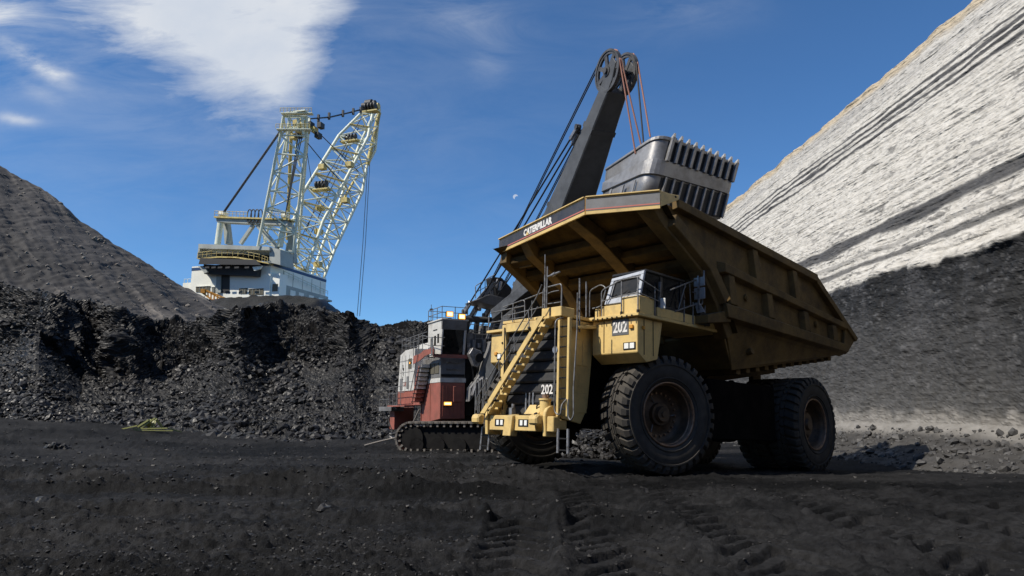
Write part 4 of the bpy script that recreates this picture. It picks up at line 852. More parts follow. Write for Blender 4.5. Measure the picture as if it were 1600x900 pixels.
# fascia
kp = [(.88, -3.97), (2.42, 1.85), (1.40, 3.95)]
def fas(i, j, z0, z1, off=0., th=.06):
    (xa, ya), (xb_, yb_) = kp[i], kp[j]; d = Vector((xb_ - xa, yb_ - ya, 0)).normalized(); nn = Vector((d.y, -d.x, 0)); o_ = nn * off; t_ = nn * th
    return MB().hexa([Vector((xa, ya, z0)) + o_, Vector((xb_, yb_, z0)) + o_, Vector((xb_, yb_, z1)) + o_, Vector((xa, ya, z1)) + o_], [Vector((xa, ya, z0)) + o_ + t_, Vector((xb_, yb_, z0)) + o_ + t_, Vector((xb_, yb_, z1)) + o_ + t_, Vector((xa, ya, z1)) + o_ + t_]), d, nn
for (i, j, mt) in ((0, 1, 'fas'), (1, 2, 'fas2')):
    mm_, d, nn = fas(i, j, 7.92, 8.47); bpart(mm_, 'canopy_fascia', 'yel', .0)
    bpart(fas(i, j, 8.03, 8.43, .062, .006)[0], 'fascia_panel', mt, 0)
    bpart(fas(i, j, 8.055, 8.095, .069, .004)[0], 'fascia_stripe', 'red', 0)
    bpart(fas(i, j, 8.47, 8.51, -.04, .16)[0], 'fascia_lip', 'yel', .005)
(xa, ya), (xb_, yb_) = kp[0], kp[1]; d = Vector((xb_ - xa, yb_ - ya, 0)).normalized(); nn = Vector((d.y, -d.x, 0)); L_ = math.hypot(xb_ - xa, yb_ - ya)
p0 = Vector((xa, ya, 8.125)) + d * (L_ * .335) + nn * .071
text('fascia_lettering', 'CATERPILLAR', 'wht', body, p0, d, (0, 0, 1), .265, 2.02, .05)
bpart(MB().prism([p0 + d * .185 + nn * .022 + Vector((0, 0, -.012)), p0 + d * .425 + nn * .022 + Vector((0, 0, -.012)), p0 + d * .305 + nn * .022 + Vector((0, 0, .13))], nn * .004), 'fascia_triangle', 'yel', 0)
# left end bracket of the fascia and side tip
bpart(MB().prism([(1.42, 3.97, 7.98), (1.42, 3.97, 8.50), (.9, 3.97, 8.53), (.42, 3.97, 8.60), (.45, 3.97, 8.44), (.85, 3.97, 8.25)], (0, -.10, 0)), 'canopy_tip', 'yel', .01)
bpart(MB().cyl((.62, 3.97, 8.50), (.62, 3.985, 8.50), .04, 10), 'lifting_hole', 'blk', 0)
bpart(MB().prism([(.88, -3.98, 7.90), (.88, -3.98, 8.46), (.2, -3.98, 8.2), (.0, -3.98, 7.45), (.45, -3.98, 7.35)], (0, .08, 0)), 'canopy_side_plate', 'yel', .01)
# sides of the body
up_ = [(.95, 8.30), (.75, 7.98), (-.70, 7.20), (-2.0, 6.62), (-2.55, 5.35), (-11.6, 4.98), (-12.85, 5.55), (-9.22, 7.72)]
for sg in (1, -1):
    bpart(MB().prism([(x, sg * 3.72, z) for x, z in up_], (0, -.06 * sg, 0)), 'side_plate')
    # top rail
    x9 = .45 if sg > 0 else -2.6
    bpart(MB().hexa([(x9, sg * 3.72, 8.16), (x9, sg * 3.97, 8.20), (x9, sg * 3.97, 8.48), (x9, sg * 3.72, 8.48)], [(-9.25, sg * 3.72, 7.42), (-9.25, sg * 3.97, 7.46), (-9.25, sg * 3.97, 7.76), (-9.25, sg * 3.72, 7.76)]), 'top_rail')
    bpart(MB().hexa([(-9.2, sg * 3.72, 7.42), (-9.2, sg * 3.95, 7.42), (-9.2, sg * 3.95, 7.74), (-9.2, sg * 3.72, 7.76)], [(-12.72, sg * 3.72, 5.40), (-12.72, sg * 3.95, 5.42), (-12.92, sg * 3.95, 5.58), (-12.92, sg * 3.72, 5.60)]), 'tail_edge_rail')
    # mid rail
    bpart(MB().hexa([(-2.05, sg * 3.66, 6.55), (-2.25, sg * 3.95, 6.62), (-2.25, sg * 3.95, 6.92), (-2.05, sg * 3.66, 7.0)], [(-11.85, sg * 3.66, 5.80), (-11.85, sg * 3.95, 5.86), (-11.85, sg * 3.95, 6.08), (-11.85, sg * 3.66, 6.14)]), 'mid_rail')
    # lower rail
    bpart(MB().hexa([(-2.35, sg * 3.5, 4.95), (-2.30, sg * 4.0, 5.08), (-2.15, sg * 4.0, 5.52), (-2.35, sg * 3.66, 5.68)], [(-11.9, sg * 3.5, 4.72), (-11.7, sg * 4.0, 4.86), (-11.7, sg * 4.0, 5.16), (-11.9, sg * 3.66, 5.28)]), 'lower_rail')
    # ribs between rails
    def midz(x): return 6.92 + (x + 2.25) * (6.08 - 6.92) / (-11.85 + 2.25)
    def topz(x): return 8.18 + (x - .45) * (7.44 - 8.18) / (-9.7) if x > -9.2 else 7.42 + (x + 9.2) * (2.02 / 3.6)
    def lowz(x): return 5.6 + (x + 2.2) * (5.2 - 5.6) / (-9.6)
    for x_ in (-4.55, -7.55):
        w_ = .42; bpart(MB().hexa([(x_ - w_, sg * 3.715, midz(x_) - .02), (x_ - w_ + .12, sg * 3.92, midz(x_)), (x_ + w_ * .4, sg * 3.92, midz(x_)), (x_ + w_ * .6, sg * 3.715, midz(x_))], [(x_ - w_ + .35, sg * 3.715, topz(x_)), (x_ - w_ + .45, sg * 3.92, topz(x_)), (x_ + w_ * .4 + .2, sg * 3.92, topz(x_)), (x_ + w_ * .6 + .2, sg * 3.715, topz(x_))]), 'side_rib')
    for x_ in (-2.75, -5.35, -8.2, -10.7):
        w_ = .40; zt2 = midz(x_) - .32
        bpart(MB().hexa([(x_ - w_, sg * 3.715, lowz(x_) - .1), (x_ - w_ + .12, sg * 3.93, lowz(x_)), (x_ + w_ * .4, sg * 3.93, lowz(x_)), (x_ + w_ * .6, sg * 3.715, lowz(x_) - .1)], [(x_ - w_ + .2, sg * 3.715, zt2), (x_ - w_ + .3, sg * 3.93, zt2), (x_ + w_ * .4 + .1, sg * 3.93, zt2), (x_ + w_ * .6 + .1, sg * 3.715, zt2)]), 'side_rib')
    # lower flank, leaning inwards
    lo_ = [(-2.55, 3.70, 5.02), (-3.60, 3.30, 3.45), (-9.9, 3.35, 4.40), (-11.75, 3.72, 4.80)]
    bpart(MB().hexa([(x, sg * y, z) for x, y, z in lo_], [(x, sg * (y - .07), z) for x, y, z in lo_]), 'lower_flank')
    bpart(MB().prism([(-11.6, sg * 3.74, 4.98), (-11.75, sg * 3.74, 4.78), (-12.1, sg * 3.74, 4.98), (-12.88, sg * 3.74, 5.56), (-11.9, sg * 3.74, 6.1)], (0, .12 * sg, 0)), 'tail_gusset')
    for (x_, z_) in ((-3.9, 6.0), (-9.3, 5.75)):
        bpart(MB().cyl((x_, sg * 3.72, z_), (x_, sg * 3.80, z_), .13, 14).cyl((x_, sg * 3.80, z_), (x_, sg * 3.82, z_), .08, 12), 'lifting_eye')
    bpart(MB().cyl((-4.45, sg * 3.42, 4.15), (-4.45, sg * 3.62, 4.2), .12, 14), 'lifting_eye')
    # tie from front wall to the deck
    bpart(MB().hexa([(-1.2, sg * 3.1, 4.75), (-1.2, sg * 3.9, 4.75), (-1.2, sg * 3.9, 5.02), (-1.2, sg * 3.1, 5.02)], [(-2.6, sg * 3.1, 4.95), (-2.6, sg * 3.9, 4.95), (-2.5, sg * 3.9, 5.35), (-2.5, sg * 3.1, 5.35)]), 'front_bracket')
# floor with cross beams
bpart(MB().hexa([(-2.6, -3.6, 4.5), (-2.6, 3.6, 4.5), (-3.6, 3.28, 3.50), (-3.6, -3.28, 3.50)], [(-2.66, -3.6, 4.6), (-2.66, 3.6, 4.6), (-3.66, 3.28, 3.62), (-3.66, -3.28, 3.62)]), 'front_floor_plate')
bpart(MB().hexa([(-3.6, -3.28, 3.50), (-3.6, 3.28, 3.50), (-3.6, 3.28, 3.62), (-3.6, -3.28, 3.62)], [(-12.0, -3.66, 4.84), (-12.0, 3.66, 4.84), (-12.0, 3.66, 4.96), (-12.0, -3.66, 4.96)]), 'floor_plate')
bpart(MB().hexa([(-11.98, -3.66, 4.85), (-11.98, 3.66, 4.85), (-11.98, 3.66, 4.95), (-11.98, -3.66, 4.95)], [(-12.95, -3.7, 5.5), (-12.95, 3.7, 5.5), (-12.95, 3.7, 5.62), (-12.95, -3.7, 5.62)]), 'tail_plate')
for i in range(12):
    x_ = -4.2 - i * .68; z_ = 3.60 + (x_ + 3.6) * (4.84 - 3.5) / (-8.4); bpart(MB().box(x_ - .14, x_ + .14, -3.2, 3.2, z_ - .34, z_ - .11), 'floor_beam')
for y_ in (-1.1, 1.1): bpart(MB().beam((-4.0, y_, 3.2), (-10.6, y_, 4.2), .35, .4), 'floor_sill')
for y_ in (-.9, .9): bpart(MB().box(-WB - 1.0, -WB - .3, y_ - .1, y_ + .1, 2.9, 3.9), 'pivot_bracket')
# coal already loaded
ni, nj = 60, 60; g1, g2 = np.meshgrid(np.linspace(-2.2, -11.4, ni), np.linspace(-3.6, 3.6, nj))
gz = 6.2 + 1.0 * np.exp(-((g1 + 6) / 3) ** 2 - (g2 / 2.4) ** 2) + .3 * fbm(g1, g2, 4, 301) - .1 * (-(g1) - 6)
gz = np.minimum(gz, 7.4); Pt = np.stack([g1, g2, gz], 2)
wpt = TF.o + Pt[..., :1] * TF.f + Pt[..., 1:2] * TF.l + Pt[..., 2:] * TF.u
ld = grid_mesh('coal_load', wpt, M_['coal'], smooth=False); tag(ld, 'load of coal lying in the bed of the haul truck', 'coal load', kind='stuff')
#@@SHOVEL
# ================================================================== ROPE SHOVEL
n_ = math.hypot(.45, .89)
SF = Frame((-3.87, 38.3, 0), (.45 / n_, -.89 / n_, 0), (.89 / n_, .45 / n_, 0), (0, 0, 1))
shov = empty('mining_shovel', SF.mat(), 'red and white rope shovel with tall dark boom and lit lamps behind the truck', 'mining shovel')
def sp_(m, name, mt, bevel=0, **k): return m.build(name, mt, shov, bevel, **k)
def srail(name, pts, r=.03, mt='tube', rd=.08, parent=shov): return MB().tube(pts, r, 5, rd).build(name, mt, parent)
# lower house, corner module
sp_(MB().prism([(-3.0, 0, 1.30), (0, 0, 1.60), (0, 0, 3.55), (-3.0, 0, 3.55)], (0, 1.45, 0)), 'lower_cab_house', 'sred', .02)
sp_(MB().prism([(-2.1, -.012, 3.56), (.012, -.012, 3.56), (.012, -.012, 3.80), (-2.0, -.012, 3.80)], (0, 1.5, 0)), 'pale_band', 'swht')
sp_(MB().box(-2.9, 0, 0, 1.45, 3.81, 4.95), 'upper_cab_house', 'sgry', .02)
sp_(MB().box(.002, .012, .03, 1.42, 3.86, 4.0), 'dark_band', 'blk')
for x0, x1 in ((-2.3, -1.65), (-1.55, -.9), (-.8, -.2)): sp_(MB().box(x0, x1, -.03, .01, 4.05, 4.62), 'house_window', 'dwin')
sp_(MB().box(-2.9, -2.85, -.05, 0, 1.4, 3.5), 'panel_seam', 'sred'); sp_(MB().box(-1.5, -1.46, -.02, 0, 1.5, 3.5), 'panel_seam', 'sred')
for z_ in (4.25, 4.62): sp_(MB().box(.0, .05, .35, 1.2, z_, z_ + .05), 'grab_bar', 'tube')
sp_(MB().box(-6.5, -.5, 1.46, 6.2, 1.45, 4.9), 'machinery_deck', 'blk', .03)
sp_(MB().box(-7.4, -2.2, 1.2, 6.9, 4.2, 6.2), 'machinery_house', 'swht', .03)
# cab tower
pl = [(-2.05, 0, 5.02), (-.05, 0, 5.02), (.16, 0, 6.72), (-2.05, 0, 6.95)]
sp_(MB().prism([(-2.05, 0, 5.02), (-.12, 0, 5.02), (.10, 0, 6.40), (.10, 0, 6.92), (-2.05, 0, 6.98)], (0, .07, 0)), 'cab_side', 'swht', .01)
sp_(MB().prism([(-2.05, 1.40, 5.02), (-.12, 1.40, 5.02), (.10, 1.40, 6.40), (.10, 1.40, 6.92), (-2.05, 1.40, 6.98)], (0, .07, 0)), 'cab_side', 'swht', .01)
sp_(MB().box(-2.08, .22, -.06, 1.55, 6.93, 7.02), 'cab_roof', 'swht', .02)
sp_(MB().prism([(.10, .0, 6.42), (.20, 0, 6.92), (.0, 0, 6.92), (-.02, 0, 6.42)], (0, 1.47, 0)), 'cab_brow', 'sgry', .01)
sp_(MB().prism([(-.14, .08, 5.02), (.08, .08, 6.42), (.06, .08, 6.42), (-.16, .08, 5.02)], (0, 1.31, 0)), 'cab_windscreen', 'glass')
for y_ in (.05, 1.36): sp_(MB().beam((-.10, y_, 5.02), (.12, y_, 6.42), .07, .07), 'windscreen_post', 'swht')
sp_(MB().box(-2.05, -.1, .07, 1.40, 5.0, 5.06), 'cab_floor', 'blk')
for x0, x1, z0, z1 in ((-.55, -.30, 5.72, 6.22), (-1.05, -.75, 5.60, 6.15), (-1.6, -1.3, 5.50, 6.05)): sp_(MB().box(x0, x1, -.012, .02, z0, z1), 'cab_window', 'glass')
sp_(MB().box(-1.2, -.6, -.02, .01, 6.45, 6.50), 'cab_marking', 'blk')
for x_ in (-1.9, -1.0): sp_(MB().box(x_ - .12, x_ + .12, -.15, 0, 5.05, 5.45), 'wall_box', 'sgry', .02)
# roof railing and lamps
for a, b in (((-2.0, -.02), (.15, -.02)), ((.15, -.02), (.15, 1.5)), ((-2.0, -.02), (-2.0, 1.4))):
    for z_ in (7.35, 7.68): srail('roof_railing', [(a[0], a[1], z_), (b[0], b[1], z_ + (.0))], .02)
for q in ((-2.0, -.02), (-1.3, -.02), (-.6, -.02), (.15, -.02), (.15, .75), (.15, 1.5)): srail('railing_post', [(q[0], q[1], 7.0), (q[0], q[1], 7.70)], .022)
srail('antenna', [(-1.9, .1, 7.0), (-1.9, .1, 8.05)], .018); sp_(MB().box(-1.95, -1.75, .02, .16, 7.72, 7.8), 'wind_sensor', 'blk')
def worklamp(x, y, z, w=.42, h=.32):
    b = sp_(MB().prism([(x - .14, y - w / 2, z - h / 2 + .06), (x, y - w / 2, z - h / 2), (x, y - w / 2, z + h / 2), (x - .14, y - w / 2, z + h / 2 - .06)], (0, w, 0)), 'work_lamp', 'blk')
    MB().box(x + .002, x + .012, y - w / 2 + .02, y + w / 2 - .02, z - h / 2 + .02, z + h / 2 - .02).build('lamp_glass', 'lamp', b)
    MB().box(x + .013, x + .02, y - w / 2 + .07, y + w / 2 - .07, z - h / 2 + .06, z + h / 2 - .07).build('lamp_glow', 'lampw', b)
    MB().tube([(x - .06, y - w / 2 - .02, z), (x - .06, y - w / 2 - .02, z - h * .75), (x - .06, y + w / 2 + .02, z - h * .75), (x - .06, y + w / 2 + .02, z)], .015, 4).build('lamp_bracket', 'tube', b)
worklamp(.24, .40, 7.26); worklamp(.24, 1.12, 7.16); worklamp(.08, .42, 2.42, .48, .22)
for (x_, y_, z_) in ((-3.4, -.05, 1.05), (-2.6, -.05, .62), (-4.5, -.22, 4.85)): 
    b = sp_(MB().cyl((x_, y_ + .1, z_), (x_, y_, z_), .07, 10), 'small_lamp', 'blk'); MB().cyl((x_, y_ - .005, z_), (x_, y_ - .02, z_), .055, 10).build('lamp_glass', 'lamp', b)
# balcony and stairs on the lit side
BY = -.55
def sv3(u, v, y=BY): return SF.on(u, v, 1, y)
sp_(MB().prism([sv3(*q) for q in ((645, 569), (646, 556), (656, 553), (662, 547), (671, 545), (676, 540))] + [Vector((.30, BY, 5.16)), Vector((.30, BY, 4.92)), sv3(676, 551), sv3(664, 556), sv3(656, 563)], (0, .05, 0)), 'balcony_edge', 'sred')
bz = sv3(676, 545)
sp_(MB().box(bz.x, .3, BY + .06, -.01, 4.96, 5.03), 'balcony_floor', 'sred'); sp_(MB().box(.24, .3, BY + .06, 1.45, 4.86, 5.05), 'balcony_edge', 'sred')
for z_ in (5.5, 5.95): srail('balcony_railing', [Vector((bz.x - .3, BY, z_)), Vector((.2, BY, z_)), Vector((.27, .1, z_))], .02)
for i in range(5): srail('railing_post', [Vector((bz.x - .2 + i * (.4 - bz.x) / 4, BY, 5.0)), Vector((bz.x - .2 + i * (.4 - bz.x) / 4, BY, 5.97))], .02)
for dz in (.45, .9): srail('balcony_railing', [sv3(646, 556) + Vector((0, 0, dz)), sv3(660, 549) + Vector((0, 0, dz)), Vector((bz.x - .3, BY, 5.05 + dz))], .02)
for q in ((646, 556), (653, 553), (660, 549)): srail('railing_post', [sv3(*q), sv3(*q) + Vector((0, 0, .92))], .02)
s0, s1 = sv3(643, 631), sv3(655, 572)
for y_ in (0, .5): sp_(MB().beam(s0 + Vector((0, y_, 0)), s1 + Vector((0, y_, 0)), .04, .12), 'stair_stringer', 'sred')
for i in range(9):
    p = s0.lerp(s1, (i + .5) / 9); sp_(MB().box(p.x - .08, p.x + .50, BY - .03, BY + .48, p.z - .03, p.z + .015), 'stair_tread', 'blk')
    sp_(MB().box(p.x + .50, p.x + .53, BY - .02, BY + .46, p.z + .02, p.z + .20), 'stair_riser', 'sred' if i < 3 else 'swht')
    sp_(MB().prism([(p.x - .06, BY + .47, p.z + .02), (p.x + .5, BY + .47, p.z + .02), (p.x + .5, BY + .47, p.z + .20), (p.x - .0, BY + .47, p.z + .20)], (0, .02, 0)), 'stair_side', 'sred' if i < 3 else 'swht')
srail('stair_handrail', [s0 + Vector((-.1, -.05, .7)), s1 + Vector((-.1, -.05, .7))], .022)
# rear house
pl = [(-7.5, 0, 3.40), (-4.72, 0, 3.40), (-4.72, 0, 5.68), (-5.9, 0, 5.72), (-6.9, 0, 5.56)]
sp_(MB().prism([(-7.35, -.02, 3.2), (-4.30, -.02, 3.2), (-4.30, -.02, 5.72), (-6.1, -.02, 5.72), (-7.0, -.02, 5.5)], (0, 1.4, 0)), 'rear_house', 'swht', .03)
sp_(MB().box(-7.45, -3.0, .02, 1.38, 2.35, 3.2), 'rear_house_base', 'sred', .02)
sp_(MB().box(-5.35, -4.75, -.045, -.02, 4.55, 5.15), 'rear_window', 'dwin')
sp_(MB().box(-6.45, -6.35, -.035, -.02, 4.55, 4.85), 'vent_slit', 'blk')
text('side_lettering', '5', 'blk', shov, (-6.25, -.03, 4.18), (-1, 0, 0), (0, 0, 1), .20, None, .02); text('side_lettering', '2', 'blk', shov, (-6.32, -.03, 3.92), (-1, 0, 0), (0, 0, 1), .20, None, .02)
text('side_lettering', 'B', 'blk', shov, (-6.20, -.03, 4.44), (-1, 0, 0), (0, 0, 1), .20, None, .02)
text('red_lettering', 'B-E', 'sred', shov, (-5.75, -.03, 3.50), (-1, 0, 0), (0, 0, 1), .24, None, .02)
for z_ in (2.55, 2.95): srail('rear_walk_railing', [(-7.5, -.55, z_ + .5), (-4.4, -.55, z_ + .55)], .02)
for x_ in (-7.4, -6.6, -5.8, -5.1): srail('railing_post', [(x_, -.55, 2.35), (x_, -.55, 3.45)], .022)
sp_(MB().box(-7.6, -4.2, -.6, 0, 2.28, 2.35), 'rear_walkway', 'sred')
for z_ in (6.05, 6.40): srail('roof_railing', [(-6.9, 1.2, z_), (-6.9, .05, z_), (-4.6, .05, z_ + .08), (-2.3, .05, z_ + .12)], .02)
for x_ in (-6.9, -6.1, -5.3, -4.6, -3.8, -3.1): srail('railing_post', [(x_, .05, 5.6), (x_, .05, 6.48)], .022)
sp_(MB().box(-8.9, -8.0, .0, 1.3, .85, 2.25), 'counterweight_leg', 'sred', .02)
sp_(MB().box(-10.3, -7.6, -.35, .5, 2.0, 2.28), 'rear_platform', 'sgry', .02)
srail('platform_brace', [(-9.9, 0, 2.0), (-8.2, 0, .7)], .05, 'blk')
for x_ in (-10.2, -9.4, -8.6): srail('railing_post', [(x_, -.33, 2.28), (x_, -.33, 2.75)], .02)
srail('platform_railing', [(-10.2, -.33, 2.75), (-8.0, -.33, 2.75)], .02)
sp_(MB().cyl((-8.0, -.1, 2.25), (-6.9, -.1, 2.25), .14, 10), 'cable_duct', 'sgry')
sp_(MB().cyl((-3.6, 3.2, .9), (-3.6, 3.2, 1.5), 2.7, 32), 'slewing_ring', 'track')
sp_(MB().box(-6.6, -.6, .5, 5.9, .45, 1.1), 'car_body', 'track', .03)
# crawler tracks, turned across the picture
td = Vector((.985, -.17, 0)); 
def track_obj(c0, z0, L, Hh, Wd):
    # c0: world xy of the left end at mid width
    M2 = Matrix.Identity(4); ax = td.normalized(); ay = Vector((-ax.y, ax.x, 0))
    for j in range(3): M2[j][0] = ax[j]; M2[j][1] = ay[j]; M2[j][2] = (0, 0, 1)[j]; M2[j][3] = (c0[0], c0[1], z0)[j]
    e = SF.mat().inverted() @ M2
    r = Hh / 2; path = []
    per = 2 * (L - 2 * r) + 2 * math.pi * r; nn_ = int(per / .34)
    fr_ = MB().box(r, L - r, -Wd * .32, Wd * .32, .22, Hh - .22)
    g = fr_.build('track_frame', 'track', shov, .03); g.matrix_local = e
    # lift of the idler at the left end
    for k in range(nn_):
        s = per * k / nn_
        if s < L - 2 * r: x, z, a = r + s, Hh, 0
        elif s < L - 2 * r + math.pi * r: t = (s - (L - 2 * r)) / r; x, z, a = L - r + r * math.sin(t), r + r * math.cos(t), t
        elif s < 2 * (L - 2 * r) + math.pi * r: x, z, a = L - r - (s - (L - 2 * r) - math.pi * r), 0, math.pi
        else: t = (s - 2 * (L - 2 * r) - math.pi * r) / r + math.pi; x, z, a = r + r * math.sin(t), r + r * math.cos(t), t
        if k == 0:
            pm = MB().box(-.155, .155, -Wd / 2, Wd / 2, -.05, .05).box(-.05, .05, -Wd / 2 + .05, -Wd / 2 + .25, -.22, -.05)
            o = pm.build('track_pad', 'tpad', g); me = o.data
        else: o = bpy.data.objects.new('track_pad', me); COL.objects.link(o); o.parent = g
        o.matrix_local = Matrix.Translation((x, 0, z)) @ Matrix.Rotation(a, 4, 'Y')
    for i in range(6):
        MB().cyl((r + .3 + i * (L - 2 * r - .6) / 5, -Wd * .33, .42), (r + .3 + i * (L - 2 * r - .6) / 5, -Wd * .42, .42), .36, 18).build('track_roller', 'track', g)
    for x_ in (r, L - r): MB().cyl((x_, -Wd * .33, r), (x_, -Wd * .42, r), r * .82, 24).build('track_idler', 'track', g)
track_obj((-5.75, 36.9), -.06, 7.6, 1.52, 1.3); track_obj((-3.6, 42.9), -.06, 7.6, 1.52, 1.3)
# ---- boom (world points turned into the shovel's frame)
def L3(u, v, D): return SF.loc(_C + ray(u, v) * D)
bt, bf = L3(968, 118, 30), L3(787, 600, 39)
ax = (bt - bf).normalized(); sidev = Vector((0, 1, 0)); sidev = (sidev - ax * sidev.dot(ax)).normalized(); upv = sidev.cross(ax); upv = upv if upv.z > 0 else -upv
BL = (bt - bf).length
def bp(s, w, h): return bf + ax * (s * BL) + sidev * w + upv * h
secs = [(0, 1.15, .55), (.10, 1.15, .62), (.35, 1.08, .80), (.62, .84, .66), (.86, .60, .42), (.965, .50, .36)]
strip('boom', 'boom', shov, [[bp(s, -w, -h), bp(s, w, -h), bp(s, w, h), bp(s, -w, h)] for s, w, h in secs], .05)
# seams and doublers
for s, w, h in ((.35, 1.08, .80), (.62, .84, .66), (.86, .60, .42)):
    strip('boom_doubler', 'boom', shov, [[bp(s + ds, -w - .02, -h - .02), bp(s + ds, w + .02, -h - .02), bp(s + ds, w + .02, h + .02), bp(s + ds, -w - .02, h + .02)] for ds in (-.006, .006)])
for sg in (-1, 1):     # head cheeks
    a = [bp(.93, sg * .50, -.36), bp(.93, sg * .50, .36), bp(1.0, sg * .50, .36), bp(1.035, sg * .50, .22), bp(1.03, sg * .50, -.15), bp(.99, sg * .50, -.34)]
    sp_(MB().prism(a, sidev * (.10 * -sg)), 'boom_head_cheek', 'boom', .02)
def sheave(c, r, w, name='boom_sheave'):
    m = MB(); N2 = 40
    def ring(r0, r1, w2):
        vs = []
        for wv in (-w2, w2):
            for rr_ in (r0, r1):
                for i in range(N2):
                    t = 2 * math.pi * i / N2; vs.append(c + (ax * math.cos(t) + upv * math.sin(t)) * rr_ + sidev * wv)
        f = []
        for i in range(N2):
            j = (i + 1) % N2; f += [(i, j, N2 + j, N2 + i), (2 * N2 + i, 3 * N2 + i, 3 * N2 + j, 2 * N2 + j), (N2 + i, N2 + j, 3 * N2 + j, 3 * N2 + i), (i, 2 * N2 + i, 2 * N2 + j, j)]
        m.add(vs, f)
    ring(r * .78, r * .93, w * .6); ring(r * .90, r, w); ring(.10, r * .26, w * 1.3)
    o = m.build(name, 'boomd', shov)
    for k in range(7):
        t = 2 * math.pi * k / 7; d_ = ax * math.cos(t) + upv * math.sin(t)
        MB().beam(c + d_ * r * .24, c + d_ * r * .86, r * .20, w * 1.0, sidev).build('sheave_spoke', 'boomd', o)
    return o
R_sh = .93; hc = bp(1.0, 0, .30)
sheave(hc + sidev * -.42, R_sh, .09); sheave(hc + sidev * .42, R_sh, .09)
sp_(MB().cyl(hc - sidev * .62, hc + sidev * .62, .14, 14), 'sheave_shaft', 'boomd')
# dipper
dC = [(1030, 208, 27.6), (1153, 257, 29.3), (1131, 342, 28.9), (1000, 318, 27.2)]       # front plate: top left, top right, bottom right, bottom left
dB = [(978, 218, 30.6), (1100, 262, 32.4), (1085, 345, 31.8), (938, 330, 30.4)]
tl, tr, br, bl = [L3(*q) for q in dC]; tl2, tr2, br2, bl2 = [L3(*q) for q in dB]
tl2 = L3(945, 272, 30.2) + (tl - bl).normalized() * .25
wid = (tr - tl); wv = wid.normalized(); dn = ((bl - tl) + (br - tr)).normalized(); nf = wv.cross(dn).normalized()
if nf.dot(tl2 - tl) > 0: nf = -nf
def fp(a, b, o=0.):         # point on the front plate: a across, b down
    q = tl.lerp(tr, a).lerp(bl.lerp(br, a), b); return q + nf * o
dip = MB()
# body: rounded corner shell built as a loft of plan sections from lip to door
def plan(t):
    A = tl.lerp(bl, t); B_ = tr.lerp(br, t); Cc = tl2.lerp(bl2, t); D_ = Cc + (B_ - A)
    c_ = (A - Cc).normalized(); wv_ = (B_ - A).normalized(); rr_ = .62
    pts = [Cc, Cc.lerp(A, .5)]
    p0, p1 = A - c_ * rr_, A + wv_ * rr_
    for k in range(7):
        s = k / 6; pts.append(p0 * (1 - s) ** 2 + A * 2 * s * (1 - s) + p1 * s * s)
    p0, p1 = B_ - wv_ * .4, B_ - c_ * .4
    for k in range(5):
        s = k / 4; pts.append(p0 * (1 - s) ** 2 + B_ * 2 * s * (1 - s) + p1 * s * s)
    pts += [D_]
    return pts
ts = [0, .04, .34, .36, .62, 1.0]; PL = [plan(t) for t in ts]
nf_c = (PL[0][8] + PL[0][9]) / 2; vs = []; K_ = len(PL[0])
for P_ in PL: vs += P_
fsx = [(i * K_ + j, i * K_ + (j + 1) % K_, (i + 1) * K_ + (j + 1) % K_, (i + 1) * K_ + j) for i in range(len(ts) - 1) for j in range(K_)]
dipo = MB().add(vs, fsx + [tuple(range((len(ts) - 1) * K_, len(ts) * K_))], True).build('dipper', 'dip', shov)
dipo.data.polygons.foreach_set('use_smooth', [True] * len(dipo.data.polygons)); es = dipo.modifiers.new('edge', 'EDGE_SPLIT'); es.split_angle = R(35); so = dipo.modifiers.new('solid', 'SOLIDIFY'); so.thickness = .10; so.offset = -1
def dp(m, name, mt, bevel=.01): return m.build(name, mt, dipo, bevel)
def slab(a0, b0, a1, b1, o0, o1): return MB().hexa([fp(a0, b0, o0), fp(a1, b0, o0), fp(a1, b1, o0), fp(a0, b1, o0)], [fp(a0, b0, o1), fp(a1, b0, o1), fp(a1, b1, o1), fp(a0, b1, o1)])
# wrap-around belt
def ringband(t0, t1, off, name, a_from=0, a_to=None):
    P0, P1 = plan(t0), plan(t1); m = MB(); idx = list(range(0, K_ - 1)); cen = sum(P0, Vector()) / K_
    def out(P_, j):
        a = P_[max(j - 1, 0)]; b = P_[min(j + 1, K_ - 1)]; d = (b - a).normalized(); nn = d.cross(dn).normalized()
        if nn.dot(P_[j] - cen) < 0: nn = -nn
        return P_[j] + nn * off
    rows = []
    for j in range(0, K_ - 1): rows.append([P0[j], out(P0, j), out(P1, j), P1[j]])
    return strip(name, 'dip', dipo, rows, .012)
ringband(.34, .56, .09, 'dipper_belt')
ringband(.0, .05, .06, 'dipper_lip')
dp(slab(.13, .05, .985, .34, .004, .012), 'front_recess', 'dipd', 0); dp(slab(.15, .58, .985, .99, .004, .012), 'front_recess', 'dipd', 0)
NT = 10
for i in range(NT):
    a = .155 + i * (.965 - .155) / (NT - 1); w_ = .018
    dp(slab(a - w_, -.01, a + w_, .35, .013, .17), 'tooth_adapter', 'dip', .015)
    q0 = fp(a, .02, .07); tip = fp(a, -.065, .13)
    hw_ = wv * (wid.length * .020)
    dp(MB().hexa([q0 - hw_ - nf * .09, q0 + hw_ - nf * .09, q0 + hw_ + nf * .10, q0 - hw_ + nf * .10], [tip - hw_ * .45 - nf * .02, tip + hw_ * .45 - nf * .02, tip + hw_ * .45 + nf * .02, tip - hw_ * .45 + nf * .02]), 'tooth', 'tooth', .01)
for i in range(9):
    a = .20 + i * (.96 - .20) / 8; dp(slab(a - .011, .57, a + .011, .98, .013, .12), 'wear_rib', 'dip', .008)
